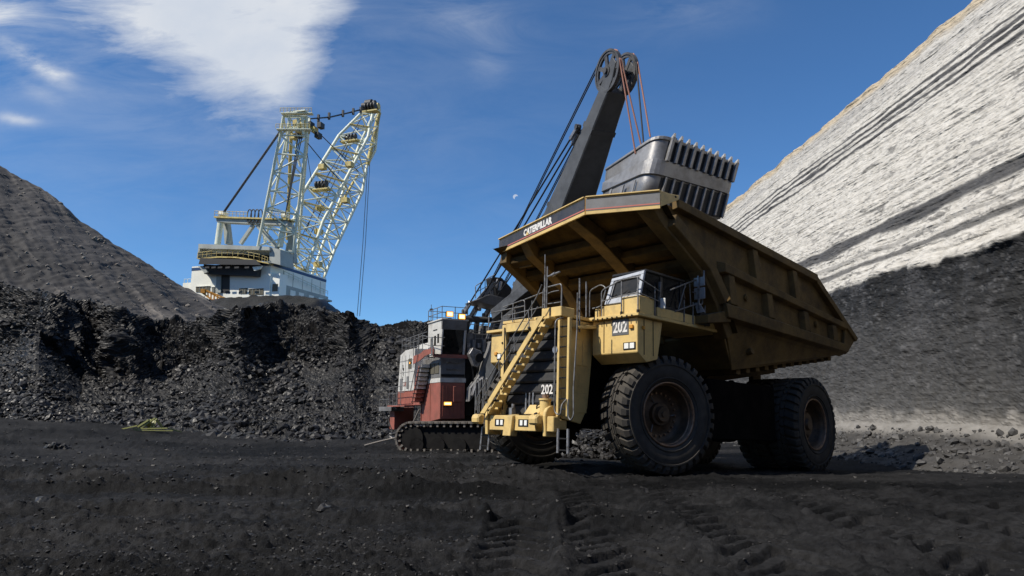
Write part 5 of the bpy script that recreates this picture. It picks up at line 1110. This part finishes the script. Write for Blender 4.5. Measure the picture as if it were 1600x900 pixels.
# side details: round corner tube of the lower panel, panel seam, cast plate
q = L3(1012, 264, 27.0); 
sv = (tl2 - tl).normalized(); so_ = sv.cross(dn).normalized(); so_ = so_ if so_.dot(wv) < 0 else -so_
def spx(a, b, o=0.): q = tl.lerp(bl, b) + sv * a; return q + so_ * o
dp(MB().hexa([spx(.70, .56, .0), spx(.78, .56, .0), spx(.78, .99, .0), spx(.70, .99, .0)], [spx(.70, .56, .05), spx(.78, .56, .05), spx(.78, .99, .05), spx(.70, .99, .05)]), 'side_seam', 'dip')
dp(MB().hexa([spx(1.45, .52, .0), spx(1.62, .52, .0), spx(1.62, .70, .0), spx(1.45, .70, .0)], [spx(1.45, .52, .06), spx(1.62, .52, .06), spx(1.62, .70, .06), spx(1.45, .70, .06)]), 'cast_plate', 'dip')
dp(MB().hexa([spx(2.3, .46, .0), spx(2.45, .46, .0), spx(2.45, .58, .0), spx(2.3, .58, .0)], [spx(2.3, .46, .05), spx(2.45, .46, .05), spx(2.45, .58, .05), spx(2.3, .58, .05)]), 'cast_plate', 'dip')
# coal heaped in the dipper
cen = (tl + tr + tl2 + (tl2 + wid)) / 4
pos = []; 
for i in range(420):
    a, b = random.random() * .80 + .10, random.random() * .75 + .12; q = tl + wid * a + (tl2 - tl) * b + dn * .12 - dn * random.random() * .34 * (1 - abs(a - .5)) * 1.2
    pos.append(SF.o + q.x * SF.f + q.y * SF.l + q.z * SF.u)
rocks('coal_in_dipper', np.array(pos), RNG.uniform(.15, .5, 420), M_['lump'], 'coal heaped in the open top of the raised dipper', 'coal load', .9)
i1, i2, i3, i4 = [cen + (q - cen) * .80 for q in (tl, tr, tl2 + wid, tl2)]
MB().hexa([q + dn * .45 for q in (i1, i2, i3, i4)], [q + dn * .9 for q in (i1, i2, i3, i4)]).build('dipper_fill', 'coal', dipo)
# bail and hoist ropes
for sg in (0, 1):
    q = tl + wid * (.06 + .5 * sg) + sv * 1.2
    sp_(MB().tube([q + dn * .5, q - dn * .15, q - dn * .30 + wid * .10, q + wid * .2 - dn * .15, q + wid * .2 + dn * .5], .07, 6, .2), 'dipper_bail', 'boomd')
bail = [tl + wid * .05 + sv * 1.5 + dn * .3, tl + wid * .10 + sv * 1.5 - dn * .55, tl + wid * .30 + sv * 1.6 - dn * .75]
for a, mt, dx in ((-.46, 'ropr', .12), (-.38, 'ropr', .45), (.38, 'rope', .50), (.46, 'ropr', .80)):
    top = hc + sidev * a + ax * .45 - upv * .82; low = L3(*{-.46: (993, 240), -.38: (1003, 232), .38: (1006, 228), .46: (1016, 214)}[a], 28.6)
    st_ = hc + sidev * a + (Vector((.9, 0, 0)) - sidev * Vector((.9, 0, 0)).dot(sidev)).normalized() * R_sh * .99
    sp_(MB().tube([st_ + Vector((0, 0, .1)), low], .034, 6), 'hoist_rope', mt)
    sp_(MB().tube([hc + sidev * a + upv * R_sh * .99, hc + sidev * a + (upv * .7 + ax * .7).normalized() * R_sh, hc + sidev * a + ax * R_sh, st_ + Vector((0, 0, .1))], .034, 6), 'hoist_rope', mt)
    sp_(MB().tube([hc + sidev * a + upv * R_sh, bf + upv * 2.6 + sidev * a - ax * 0 + Vector((-2.5, 0, 1.5))], .03, 5), 'hoist_rope', 'rope')
# dipper handle and crowd
sh = bp(.40, 0, -.9); he = (bl + br + bl2) / 3 + (tl - bl) * .25
for sg in (-1, 1): sp_(MB().beam(sh + sidev * 1.45 * sg - (he - sh) * .35, he + sidev * .6 * sg, .38, .55), 'dipper_handle', 'boomd', .03)
# suspension ropes with clevises
ends = [((730, 480), (910, 163)), ((739, 489), (917, 171)), ((752, 476), (912, 168)), ((762, 486), (918, 176))]
anch = bp(.86, -.80, .5)
for (e0, e1), yy_ in zip(ends, (-.72, -.55, .50, .68)):
    b_ = bp(.845 - .012 * (yy_ > -.7), yy_, .62); a_ = SF.on(e0[0], e0[1], 0, -.6)
    a_ = Vector(a_); d_ = (b_ - a_).normalized()
    sp_(MB().tube([a_ + d_ * .3, b_ - d_ * .4], .045, 6), 'suspension_rope', 'rope')
    cl_ = sp_(MB().beam(a_ - d_ * .45, a_ + d_ * .45, .16, .30), 'rope_clevis', 'steel', .04); MB().cyl(a_ - d_ * .4 - sidev * .14, a_ - d_ * .4 + sidev * .14, .13, 12).build('clevis_pin', 'boomd', cl_)
    cl_ = sp_(MB().beam(b_ - d_ * .75, b_ + d_ * .1, .12, .24), 'rope_clevis', 'steel', .04); MB().cyl(b_ - sidev * .12, b_ + sidev * .12, .12, 12).build('clevis_pin', 'boomd', cl_)
for (x0, x1, z0, z1, mt) in ((-6.9, -6.4, 3.3, 4.0, 'sgry'), (-5.6, -5.2, 3.35, 4.1, 'sgry')): sp_(MB().box(x0, x1, -.05, -.02, z0, z1), 'vent_panel', mt, .01)
for x_ in (-6.6, -5.9, -5.2): sp_(MB().box(x_ - .015, x_ + .015, -.035, -.02, 3.25, 5.4), 'panel_seam', 'sgry')
for z_ in (3.75, 4.35, 5.05): sp_(MB().box(-7.0, -4.35, -.034, -.02, z_, z_ + .02), 'panel_seam', 'sgry')
for i in range(6): sp_(MB().box(.002, .02, .15 + .21 * i, .19 + .21 * i, 1.75, 3.4), 'front_stiffener', 'sred')
sp_(MB().box(.002, .05, .75, 1.25, 2.5, 3.35), 'front_hatch', 'sred', .02)
for k_, y_ in enumerate((.25, .55, .9)): srail('cable_hose', [(.05, 1.5 + y_, 4.9), (.3, 1.55 + y_, 4.2), (.15, 1.6 + y_, 3.0), (.3, 1.7 + y_, 2.0)], .05, 'blk', .4)
for q in ((-1.2, 3.0, 6.4), (-2.0, 2.2, 6.4), (-1.5, 4.2, 5.0)): sp_(MB().cyl(q, (q[0], q[1], q[2] + .5), .22, 14), 'vent_cowl', 'sgry')
# gantry, roof plant
for y_ in (1.9, 2.5): sp_(MB().beam((-1.6, y_, 5.0), (-.7, y_, 7.3), .22, .3), 'gantry_leg', 'boomd', .02)
for y_ in (4.6, 5.2): sp_(MB().beam((-1.6, y_, 5.0), (-.7, y_, 7.3), .22, .3), 'gantry_leg', 'boomd', .02)
sp_(MB().cyl((-.75, 1.5, 7.2), (-.75, 5.4, 7.2), .18, 12), 'gantry_beam', 'boomd')
sp_(MB().box(-2.6, -.4, 1.6, 3.4, 5.0, 6.35), 'winch_cover', 'boomd', .04)
sp_(MB().box(-1.0, -.2, 1.62, 2.0, 5.2, 6.3), 'electrical_cabinet', 'sgry', .02)
for z_ in (6.0, 6.4, 6.8): srail('front_railing', [(-.1, 1.7, z_), (-.1, 2.9, z_ + .05)], .02)
for y_ in (1.7, 2.1, 2.5, 2.9): srail('railing_post', [(-.1, y_, 5.2), (-.1, y_, 6.85)], .02)
for i in range(5): sp_(MB().box(-.3 + .1 * i, -.1 + .1 * i, 1.62 + .27 * i, 1.80 + .27 * i, 5.25 + .12 * (i % 3), 5.75 + .2 * (i % 2)), 'junction_box', 'sgry' if i % 2 else 'steel', .02)
# boom-foot strut with its stepped top and round eye, right of the cab
def fpl(pts, th, name, mt, x=0., bevel=.03): return sp_(MB().prism([SF.on(u, v, 0, x) for u, v in pts], (-th, 0, 0)), name, mt, bevel)
fpl([(733, 628), (735, 606), (748, 588), (757, 560), (762, 548), (766, 533), (776, 535), (774, 552), (764, 572), (757, 590), (750, 606), (741, 620)], .5, 'boom_foot_strut', 'sgry', .5)
fpl([(733, 553), (739, 543), (752, 548), (755, 560), (748, 573), (741, 572)], .35, 'pinion_housing', 'steel', .7)
ce = SF.on(749, 559, 0, .75); sp_(MB().cyl(ce + Vector((-.1, 0, 0)), ce + Vector((.04, 0, 0)), .24, 18), 'pinion_hole', 'blk')
fpl([(738, 618), (744, 598), (756, 588), (760, 594), (753, 612), (746, 622)], .3, 'shackle_plate', 'steel', 1.0)
ce = SF.on(749, 605, 0, 1.05); sp_(MB().cyl(ce, ce + Vector((.03, 0, 0)), .11, 14), 'shackle_hole', 'blk')
fpl([(744, 566), (775, 540), (800, 545), (800, 640), (762, 650), (740, 632)], .8, 'crowd_gearcase', 'boomd', -.6, .06)
fpl([(760, 600), (790, 560), (800, 566), (800, 590), (775, 632), (764, 636)], .4, 'crowd_gearcase', 'boomd', .1, .05)
fpl([(728, 565), (742, 565), (738, 650), (727, 650)], .3, 'frame_plate', 'blk', -.3)
# stair up the boom and the dark service platform
a_, b_ = SF.on(761, 530, 0, 0), SF.on(779, 478, 0, 0)
for dy in (0, .72): sp_(MB().beam(a_ + Vector((0, dy, 0)), b_ + Vector((0, dy, 0)), .06, .16), 'boom_stair_stringer', 'sgry')
for i in range(9):
    p = a_.lerp(b_, (i + .3) / 9); sp_(MB().box(-.25, .12, p.y + .03, p.y + .70, p.z - .02, p.z + .02), 'boom_stair_tread', 'sgry')
fpl([(741, 470), (765, 460), (800, 468), (800, 482), (780, 480), (757, 474)], 1.4, 'service_platform', 'boomd', .9, .02)
fpl([(746, 466), (765, 444), (771, 443), (771, 462), (752, 470)], .1, 'platform_guard', 'sgry', .3, 0)
fpl([(770, 432), (785, 434), (800, 450), (812, 520), (790, 505), (775, 468)], 1.0, 'crowd_motor', 'blk', .4, .06)
fpl([(780, 505), (812, 460), (835, 470), (825, 600), (790, 600)], 1.0, 'crowd_machinery', 'blk', -.4, .06)
q0 = [SF.on(u, v, 0, 1.0) for u, v in ((743, 466), (743, 447), (757, 438), (775, 428))]
srail('platform_railing', q0, .025); srail('platform_railing', [SF.on(u, v, 0, 1.0) for u, v in ((743, 457), (758, 449), (775, 440))], .02)
for (u, v0, v1) in ((751, 463, 442), (758, 460, 437), (766, 458, 433)): srail('railing_post', [SF.on(u, v0, 0, 1.0), SF.on(u, v1, 0, 1.0)], .022)
for (u, v) in ((778, 436), (783, 440)): sp_(MB().beam(SF.on(u, v, 0, .9), SF.on(u - 3, v + 14, 0, .9), .12, .14), 'hose_clamp', 'steel', .02)
# ---- trailing cable on the ground, left of the shovel
pts = []
for i, (u, v) in enumerate([(655, 640), (642, 668), (634, 680), (618, 684), (600, 688), (584, 692), (570, 696)]):
    if i < 3: pts.append(Vector(_C + ray(u, v) * 37.5))
    else:
        r_ = ray(u, v); t = 37. + i * .4; p = Vector(_C + r_ * t); pts.append(p)
tag(MB().tube(pts, .045, 6, .5).build('trailing_cable', 'cable'), 'pale power cable running over the rubble to the tail of the shovel', 'cable')
# low pile of spilled coal behind the truck, seen between its wheels
n = 1500; a = RNG.uniform(0, 6.283, n); r = RNG.random(n) ** .6; px_ = 4.3 + 3.6 * r * np.cos(a); py_ = 33.5 + 1.9 * r * np.sin(a)
rocks('spilled_coal', np.stack([px_, py_, ground_z(px_, py_) + 1.15 * np.clip(1 - r, 0, 1) * RNG.random(n) ** .3], 1), RNG.uniform(.10, .45, n), M_['lump'], 'spilled coal piled between the truck and the shovel', 'coal pile', .85)
#@@DRAG
# ================================================================== DRAGLINE
n_ = math.hypot(.30, .954)
DF = Frame((-64.7, 185.2, 0), (-.30 / n_, -.954 / n_, 0), (.954 / n_, -.30 / n_, 0), (0, 0, 1))
drag = empty('dragline', DF.mat(), 'giant white walking dragline with lattice boom standing on the bench above the coal', 'dragline')
def g_(m, name, mt, bevel=0, parent=drag): return m.build(name, mt, parent, bevel)
def D3(u, v, D): return DF.loc(_C + ray(u, v) * D)
def dq(pts, th, name, mt, x=0., parent=drag): return g_(MB().prism([DF.on(u, v, 0, x) for u, v in pts], (-th, 0, 0)), name, mt, 0, parent)
HWL = DF.on(299, 430, 0, 0).y
house = g_(MB().box(-27, 0, HWL, 0, 31.9, 40.3), 'house', 'dwht', .05)
def h_(m, name, mt): return m.build(name, mt, house)
h_(MB().box(-27.05, .05, HWL - .05, .05, 30.9, 31.9), 'blue_stripe', 'dblu'); h_(MB().box(-27.05, .05, HWL - .05, .05, 40.3, 41.1), 'blue_stripe', 'dblu')
h_(MB().box(-26.5, -.4, HWL + .4, -.4, 27.3, 30.9), 'house_base', 'dgry'); h_(MB().box(-27, .0, HWL, .0, 41.1, 41.5), 'house_roof', 'dwht')
# left wing
h_(MB().box(-14, -1.0, HWL - 3.6, HWL - .02, 31.5, 37.2), 'side_wing', 'dwht')
for x_ in (-1.2,): g_(MB().tube([(x_, HWL - 3.4, 38.3), (x_, HWL - .2, 38.3)], .08, 4), 'wing_railing', 'dtub')
for y_ in (HWL - 3.4, HWL - 2.2, HWL - 1): g_(MB().tube([(-1.2, y_, 37.2), (-1.2, y_, 38.3)], .07, 4), 'railing_post', 'dtub')
# right bump-out
h_(MB().box(-3.6, -.5, .02, 2.6, 30.6, 38.0), 'bump_out', 'dwht'); h_(MB().box(-.49, -.42, .5, 2.2, 33.2, 35.2), 'window', 'dwin')
h_(MB().box(-26, -4, .02, 1.6, 31, 35.6), 'side_house', 'dgry')
for x_ in (-8, -12, -17, -22): h_(MB().box(x_ - 1.2, x_ + 1.2, 1.62, 1.75, 32.0, 34.6), 'side_door', 'dwht')
h_(MB().box(-24, -21, 1.76, 4.2, 33.6, 34.1), 'side_platform', 'dgry'); h_(MB().box(-26, -20, 1.7, 4.0, 28.0, 31.0), 'walking_shoe', 'ddrk')
for i in range(5): h_(MB().box(-24 + i * 4.6, -23.9 + i * 4.6, .02, .1, 32, 40), 'panel_seam', 'dgry')
# windows on the lit face
for (u0, v0, u1, v1) in ((306, 447, 328, 456.5), (331, 448.5, 336, 457), (373.5, 450, 386, 459), (388.5, 450.5, 411.5, 460.5)):
    w_ = dq([(u0, v0), (u1, v0), (u1, v1), (u0, v1)], .08, 'window', 'dwin', .12, None); w_.parent = house
    a, b = DF.on(u0, v1, 0, .13), DF.on(u1, v0, 0, .13)
    for k in range(1, 4): MB().box(.12, .2, a.y + (b.y - a.y) * k / 4 - .05, a.y + (b.y - a.y) * k / 4 + .05, a.z, b.z).build('window_bar', 'dgry', w_)
    MB().box(.12, .3, a.y - .12, b.y + .12, b.z, b.z + .15).build('window_head', 'dwht', w_)
# open bay and hanging dark winch deck
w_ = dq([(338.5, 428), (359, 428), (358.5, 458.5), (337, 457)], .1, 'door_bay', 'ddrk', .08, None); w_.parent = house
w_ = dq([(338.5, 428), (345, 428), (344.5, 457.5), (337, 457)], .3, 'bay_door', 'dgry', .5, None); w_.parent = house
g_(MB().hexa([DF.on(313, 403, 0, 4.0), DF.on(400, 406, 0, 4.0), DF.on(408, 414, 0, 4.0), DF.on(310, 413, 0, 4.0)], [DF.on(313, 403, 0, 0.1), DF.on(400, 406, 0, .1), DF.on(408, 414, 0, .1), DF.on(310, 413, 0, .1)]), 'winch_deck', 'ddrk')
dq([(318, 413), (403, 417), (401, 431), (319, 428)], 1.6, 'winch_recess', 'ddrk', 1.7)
dq([(309, 415.5), (320, 418), (324, 425), (320, 427)], .5, 'deck_bracket', 'dgry', 3.2); dq([(394, 417), (409, 415), (406, 420), (397, 423)], .5, 'deck_bracket', 'dwht', 3.2)
for u_ in (324, 334, 344, 356, 370, 386): g_(MB().box(3.9, 4.05, DF.on(u_, 415, 0, 4).y - .7, DF.on(u_, 415, 0, 4).y + .7, DF.on(u_, 414, 0, 4).z - .9, DF.on(u_, 414, 0, 4).z - .45), 'deck_machine', 'ddrk')
# shed over the rear deck
shed = dq([(310, 381), (421, 385.5), (421, 391), (310, 388)], 9, 'shed_roof', 'dgry', 2.0)
dq([(421, 385.5), (438, 390), (438, 414), (421, 410)], 6, 'shed_side', 'dgry', 1.0); dq([(310, 387), (313, 387), (309, 404), (307, 404)], 7, 'shed_side', 'dgry', 1.5)
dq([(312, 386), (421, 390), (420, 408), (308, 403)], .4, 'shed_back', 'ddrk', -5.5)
def rail_run(a, b, h, n, name='deck_railing', mt='dyel', par=drag):
    g_(MB().tube([a + Vector((0, 0, h)), b + Vector((0, 0, h))], .09, 4), name, mt, 0, par); g_(MB().tube([a + Vector((0, 0, h * .5)), b + Vector((0, 0, h * .5))], .06, 4), name, mt, 0, par)
    for i in range(n + 1): q = a.lerp(b, i / n); g_(MB().tube([q, q + Vector((0, 0, h))], .07, 4), 'railing_post', mt, 0, par)
pr_ = [DF.on(u, v, 0, 1.6) for u, v in ((309, 403), (330, 400.5), (355, 399), (380, 401), (405, 406), (418, 411))]
for a, b in zip(pr_, pr_[1:]): rail_run(a, b, 1.5, 3)
dq([(309, 403.5), (340, 400.5), (370, 401), (400, 406), (420, 411), (420, 412.5), (398, 408), (368, 403), (340, 402.5), (309, 405)], 2.0, 'deck_edge', 'dyel', 1.8)
rail_run(Vector((-2, -.3, 41.5)), Vector((-26, -.3, 41.5)), 1.5, 12); rail_run(Vector((-4, 1.4, 38.0)), Vector((-26, 1.4, 36.0)), 1.3, 10, 'side_railing', 'dtub')
# A-frame gantry
beam = dq([(338, 339.5), (449, 344), (449, 352), (355, 347.5), (338, 346)], 2.2, 'gantry_beam', 'dgry', -1.0)
dq([(334, 337.5), (452, 341.5), (452, 343.5), (334, 340)], 3.0, 'gantry_walkway', 'dyel', -.4)
rail_run(DF.on(335, 337, 0, -.4), DF.on(386, 339, 0, -.4), 1.4, 9); rail_run(DF.on(411, 340, 0, -.4), DF.on(452, 341, 0, -.4), 1.4, 7)
def D0(u, v, x=-2.): return DF.on(u, v, 0, x)
g_(MB().cyl(D0(345, 345), D0(340, 382), .85, 12), 'gantry_leg', 'dtub'); g_(MB().cyl(D0(443.5, 349), D0(437, 386), .85, 12), 'gantry_leg', 'dtub')
dq([(348, 346), (355, 347), (359, 381), (351, 381)], 1.5, 'gantry_leg', 'dgry', -4); dq([(448, 350), (455, 350), (460, 410), (452, 410)], 1.5, 'gantry_leg', 'dgry', -5)
g_(MB().cyl(D0(452, 380, -6), D0(448, 402, -6), .7, 8), 'gantry_brace', 'dgry')
g_(MB().beam(D0(396, 352), D0(376, 381), .9, .9), 'gantry_brace', 'dgry'); g_(MB().beam(D0(403, 352), D0(434, 388), 1.1, 1.1), 'gantry_brace', 'dgry')
for i, u in enumerate((389.5, 395, 401, 406.5)):
    c = D0(u, 337.5, -.8); rr_ = 1.30
    g_(MB().tube([c + Vector((.0, .55 * math.cos(t) * rr_, 1.0 * math.sin(t) * 1.9)) for t in [2 * math.pi * k / 18 for k in range(19)]], .16, 5), 'gantry_sheave', 'ddrk')
g_(MB().box(D0(349, 333).x - 1, D0(349, 333).x + 1, D0(345, 333).y, D0(353, 333).y, D0(349, 338).z, D0(349, 331).z), 'rope_anchor', 'dwht', .1)
g_(MB().box(D0(446, 336).x - 1, D0(446, 336).x + 1, D0(442, 336).y, D0(450, 336).y, D0(446, 341).z, D0(446, 334).z), 'rope_anchor', 'dwht', .1)
ctr = MB().cyl((0, 0, 0), (0, 0, 1), 1, 6, cap=False)
unit = {}
def strut(name, a, b, r, mt, par):
    k = (mt,)
    if k not in unit:
        o = ctr.build(name, mt, par); unit[k] = o.data
    else: o = bpy.data.objects.new(name, unit[k]); COL.objects.link(o); o.parent = par
    a, b = Vector(a), Vector(b); d = b - a; o.matrix_local = Matrix.Translation(a) @ d.to_track_quat('Z', 'Y').to_matrix().to_4x4() @ Matrix.Diagonal((r, r, d.length, 1)); return o
# mast tower
mast = g_(MB().box(D3(444, 210, 190).x, D3(444, 210, 190).x + 1.5, D3(441, 176, 190).y, D3(485, 176, 190).y, D3(460, 179, 190).z, D3(460, 177, 190).z), 'mast', 'dtub')
def lattice(par, chords, panels, r, rb, mt='dtub', fl=((0, 1), (1, 2), (2, 3), (3, 0)), diag=True, skip=()):
    n = len(chords)
    def P(c, t):
        pts = chords[c]; L = [(pts[i + 1] - pts[i]).length for i in range(len(pts) - 1)]; s = t * sum(L)
        for i, l in enumerate(L):
            if s <= l + 1e-6 or i == len(L) - 1: return pts[i].lerp(pts[i + 1], min(s / l, 1))
            s -= l
    for c in range(n):
        for a, b in zip(chords[c], chords[c][1:]): strut('chord', a, b, r, mt, par)
    for i in range(panels + 1):
        for (a, b) in fl:
            strut('cross_brace', P(a, i / panels), P(b, i / panels), rb, mt, par)
            if diag and i < panels and (a, b) not in skip:
                p, q = (a, b) if i % 2 else (b, a)
                strut('diagonal_brace', P(p, i / panels), P(q, (i + 1) / panels), rb, mt, par)
    return P
ch = [[D3(443, 182, 190), D3(437, 215, 190), D3(403, 385, 190)], [D3(479, 182, 190), D3(479, 215, 190), D3(458, 395, 192)], [D3(484, 184, 204), D3(480, 225, 205), D3(465, 400, 208)], [D3(452, 184, 204), D3(448, 215, 204), D3(414, 380, 208)]]
lattice(mast, ch, 7, .42, .22)
for a, b in (((452, 185), (447, 240)), ((466, 200), (462, 235)), ((462, 235), (469, 260)), ((447, 240), (436, 262))): strut('inner_post', D3(*a, 196), D3(*b, 196), .33, 'dtub', mast)
strut('ladder_tube', D3(455, 205, 198), D3(449, 375, 200), .5, 'dyel', mast)
# mast head
mh = g_(MB().box(D3(460, 196, 190).x - 5, D3(460, 196, 190).x - 1, D3(452, 196, 190).y, D3(470, 196, 190).y, D3(460, 200, 190).z, D3(460, 183, 190).z), 'mast_head', 'dyel')
for (u0, u1, v_) in ((440, 489, 178), (433, 486, 203)):
    a, b = D3(u0, v_, 189), D3(u1, v_, 189); g_(MB().beam(a, b, 1.6, .22), 'mast_walkway', 'dtub'); rail_run(a + Vector((.7, 0, .2)), b + Vector((.7, 0, .2)), 1.2, 9, 'mast_railing', 'dyel')
for u_, v_ in ((448, 190), (454, 186), (458, 196), (466, 189), (472, 197), (478, 206), (440, 208), (447, 205), (482, 190)): g_(MB().box(-6, -4, 0, 1.2, 0, 1.5), 'head_sheave_block', 'ddrk' if u_ % 4 else 'dyel').location = D3(u_, v_, 191)
for a, b in (((466, 184), (466, 200)), ((452, 184), (452, 200)), ((452, 200), (466, 200)), ((472, 183), (474, 210))): strut('head_post', D3(*a, 189), D3(*b, 189), .4, 'dtub', mast)
# boom
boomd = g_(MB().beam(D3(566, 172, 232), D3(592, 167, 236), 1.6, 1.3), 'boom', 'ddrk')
for (u, v, w_) in ((570, 166, 1.6), (577, 163, 2.2), (583, 163, 1.8), (589, 166, 1.5), (574, 171, 1.7), (584, 171, 2.0)): g_(MB().cyl((0, -w_ * .5, 0), (0, w_ * .5, 0), w_ * .72, 12), 'head_pulley', 'ddrk' if w_ > 1.55 else 'dyel', 0, boomd).location = D3(u, v, 233)
A_ = [D3(564, 177, 230), D3(530, 211, 226), D3(474, 300, 214), D3(456, 352, 208), D3(460, 415, 203)]
B2 = [D3(582, 178, 230), D3(575, 214, 226), D3(552, 258, 222), D3(505, 345, 212), D3(478, 425, 205)]
C2 = [D3(593, 170, 244), D3(586, 235, 242), D3(573, 260, 240), D3(566, 300, 236), D3(524, 388, 226), D3(500, 450, 218)]
E2 = [D3(584, 178, 246), D3(560, 230, 244), D3(548, 262, 240), D3(536, 300, 236), D3(505, 380, 226), D3(484, 440, 218)]
lattice(boomd, [A_, B2, C2, E2], 11, .50, .25)
P_ = None
for i in range(11):    # second set of diagonals, lighter
    t0, t1 = i / 11, (i + 1) / 11
    def PP(pts, t):
        L = [(pts[k + 1] - pts[k]).length for k in range(len(pts) - 1)]; s = t * sum(L)
        for k, l in enumerate(L):
            if s <= l + 1e-6 or k == len(L) - 1: return pts[k].lerp(pts[k + 1], min(s / l, 1))
            s -= l
    strut('diagonal_brace', PP(A_, t0), PP(B2, t1), .2, 'dtub', boomd); strut('diagonal_brace', PP(B2, t1), PP(C2, t0), .2, 'dgry', boomd); strut('diagonal_brace', PP(A_, t0), PP(C2, (t0 + t1) / 2), .14, 'dgry', boomd)
    if i % 2 == 0: g_(MB().beam(PP(A_, t1), PP(B2, t1), 1.4, .25), 'boom_walkway', 'dyel', 0, boomd)
strut('boom_tube', PP(C2, .02), PP(C2, .30), .8, 'dyel', boomd)
g_(MB().beam(PP(C2, .35) + Vector((0, -3, 0)), PP(E2, .62), 1.3, .5), 'boom_stair', 'dyel', 0, boomd)
for (u, v, D, k) in ((578, 166, 231, 5), (547, 214, 226, 4), (501, 288, 216, 4.6)):      # sheave clusters
    c = D3(u, v, D)
    for j in range(4): g_(MB().cyl(c + Vector((0, -1.6 + j * 1.1, 0)), c + Vector((0, -1.2 + j * 1.1, 0)), k * .24, 14), 'boom_sheave', 'ddrk', 0, boomd)
    g_(MB().beam(c + Vector((0, -3, -k * .4)), c + Vector((0, 3.2, -k * .4)), 2.5, .4), 'sheave_deck', 'dyel', 0, boomd)
for (u, v) in ((500, 326), (540, 314), (504, 262), (546, 258), (498, 363), (497, 414)): g_(MB().box(-1, 1, -1, 1, -.6, .9), 'joint_block', 'dyel', 0, boomd).location = D3(u, v, 215)
# ropes
def rp(pts, r=.16, name='stay_rope'): return g_(MB().tube(pts, r, 4), name, 'rope')
for d_ in (-1.2, 0, 1.3): rp([D3(350 + d_, 331, 186), D3(438 + d_, 205, 190)], .15)
for d_ in (-3, 0, 3): rp([D3(446, 335, 186), D3(470 + d_, 208, 192)], .13)
for dz in (0, 1.5, 2.6):
    rp([D3(486, 186 - dz * .4, 198) , D3(515, 184 - dz * .6, 208), D3(545, 177 - dz * .6, 220), D3(571, 170 - dz * .5, 230)], .12, 'head_rope')
for t_ in (.12, .3, .55, .75, .9): q = D3(486, 186, 198).lerp(D3(571, 170, 230), t_); g_(MB().box(-.3, .3, -.3, .3, -1.2, .9), 'rope_spacer', 'ddrk').location = q
rp([D3(482, 192, 198), D3(520, 229, 216), D3(560, 268, 226)], .14); rp([D3(481, 224, 200), D3(504, 252, 212), D3(548, 300, 226)], .14); rp([D3(480, 240, 200), D3(487, 284, 208)], .1)
for a, b in (((567, 180), (503, 290)), ((560, 200), (480, 378)), ((548, 218), (470, 372)), ((502, 296), (478, 362))): rp([D3(*a, 228), D3(*b, 212)], .12, 'hoist_rope')
rp([D3(578, 250, 262), D3(571, 380, 262), D3(562, 494, 262)], .11, 'bucket_rope'); rp([D3(575, 250, 260), D3(567, 380, 260), D3(558, 494, 260)], .11, 'bucket_rope')
# white tub and shoes below the house
g_(MB().cyl((-13, -11, 25.8), (-13, -11, 28.2), 9, 40), 'base_tub', 'dgry')
g_(MB().box(-26, -6, HWL - 5, HWL - 1, 26.2, 29.5), 'walking_shoe', 'dgry', .2)

# orange lattice jib lying against the hill in front of the dragline
ob = empty('orange_jib', Matrix.Translation(at(340, 468, 172)), 'orange steel jib leaning up in front of the white dragline', 'crane jib')
o0 = at(340, 468, 172)
a, b = at(318, 455, 172) - o0, at(361, 480, 172) - o0; dd_ = (b - a).normalized(); pv = Vector((-dd_.z, 0, dd_.x))
for k_, (h_0, h_1) in enumerate(((.45, 1.5), (-.45, -1.4))): MB().beam(a + pv * h_0, b + pv * h_1, .45, .35).build('jib_chord', 'org', ob)
MB().beam(a + pv * .3 + Vector((0, 1.4, 0)), b + pv * .6 + Vector((0, 1.8, 0)), .45, .35).build('jib_chord', 'org', ob)
for i in range(9):
    t0, t1 = i / 9, (i + 1) / 9; u0 = .45 + 1.05 * t0; u1 = .45 + .95 * t1
    MB().beam(a.lerp(b, t0) + pv * u0, a.lerp(b, t1) - pv * u1, .3, .25).build('jib_brace', 'org', ob)
MB().box(-.5, .5, -.5, .5, -.5, .5).build('jib_head', 'org', ob).location = a

# yellow-green cable stand on the pit floor
o0 = at(236, 672, 48); stn = empty('cable_stand', Matrix.Translation(o0), 'toppled yellow green steel cable stand lying at the foot of the coal heap', 'cable stand')
def SPt(u, v, Y): return at(u, v, Y) - o0
for (p, q, w_) in (((188, 671), (215, 665), .10), ((216, 667), (233, 656), .14), ((219, 670), (243, 653), .13), ((233, 656), (234, 671), .22), ((235, 671), (241, 656), .10), ((239, 671), (244, 655), .10), ((244, 655), (256, 671), .16), ((205, 672), (270, 673), .07), ((208, 670), (262, 669), .10), ((262, 669), (284, 675), .10)):
    MB().beam(SPt(*p, 48), SPt(*q, 48.4 if p[0] > 220 else 47.8), w_, w_ * .8).build('stand_bar', 'ystand', stn)
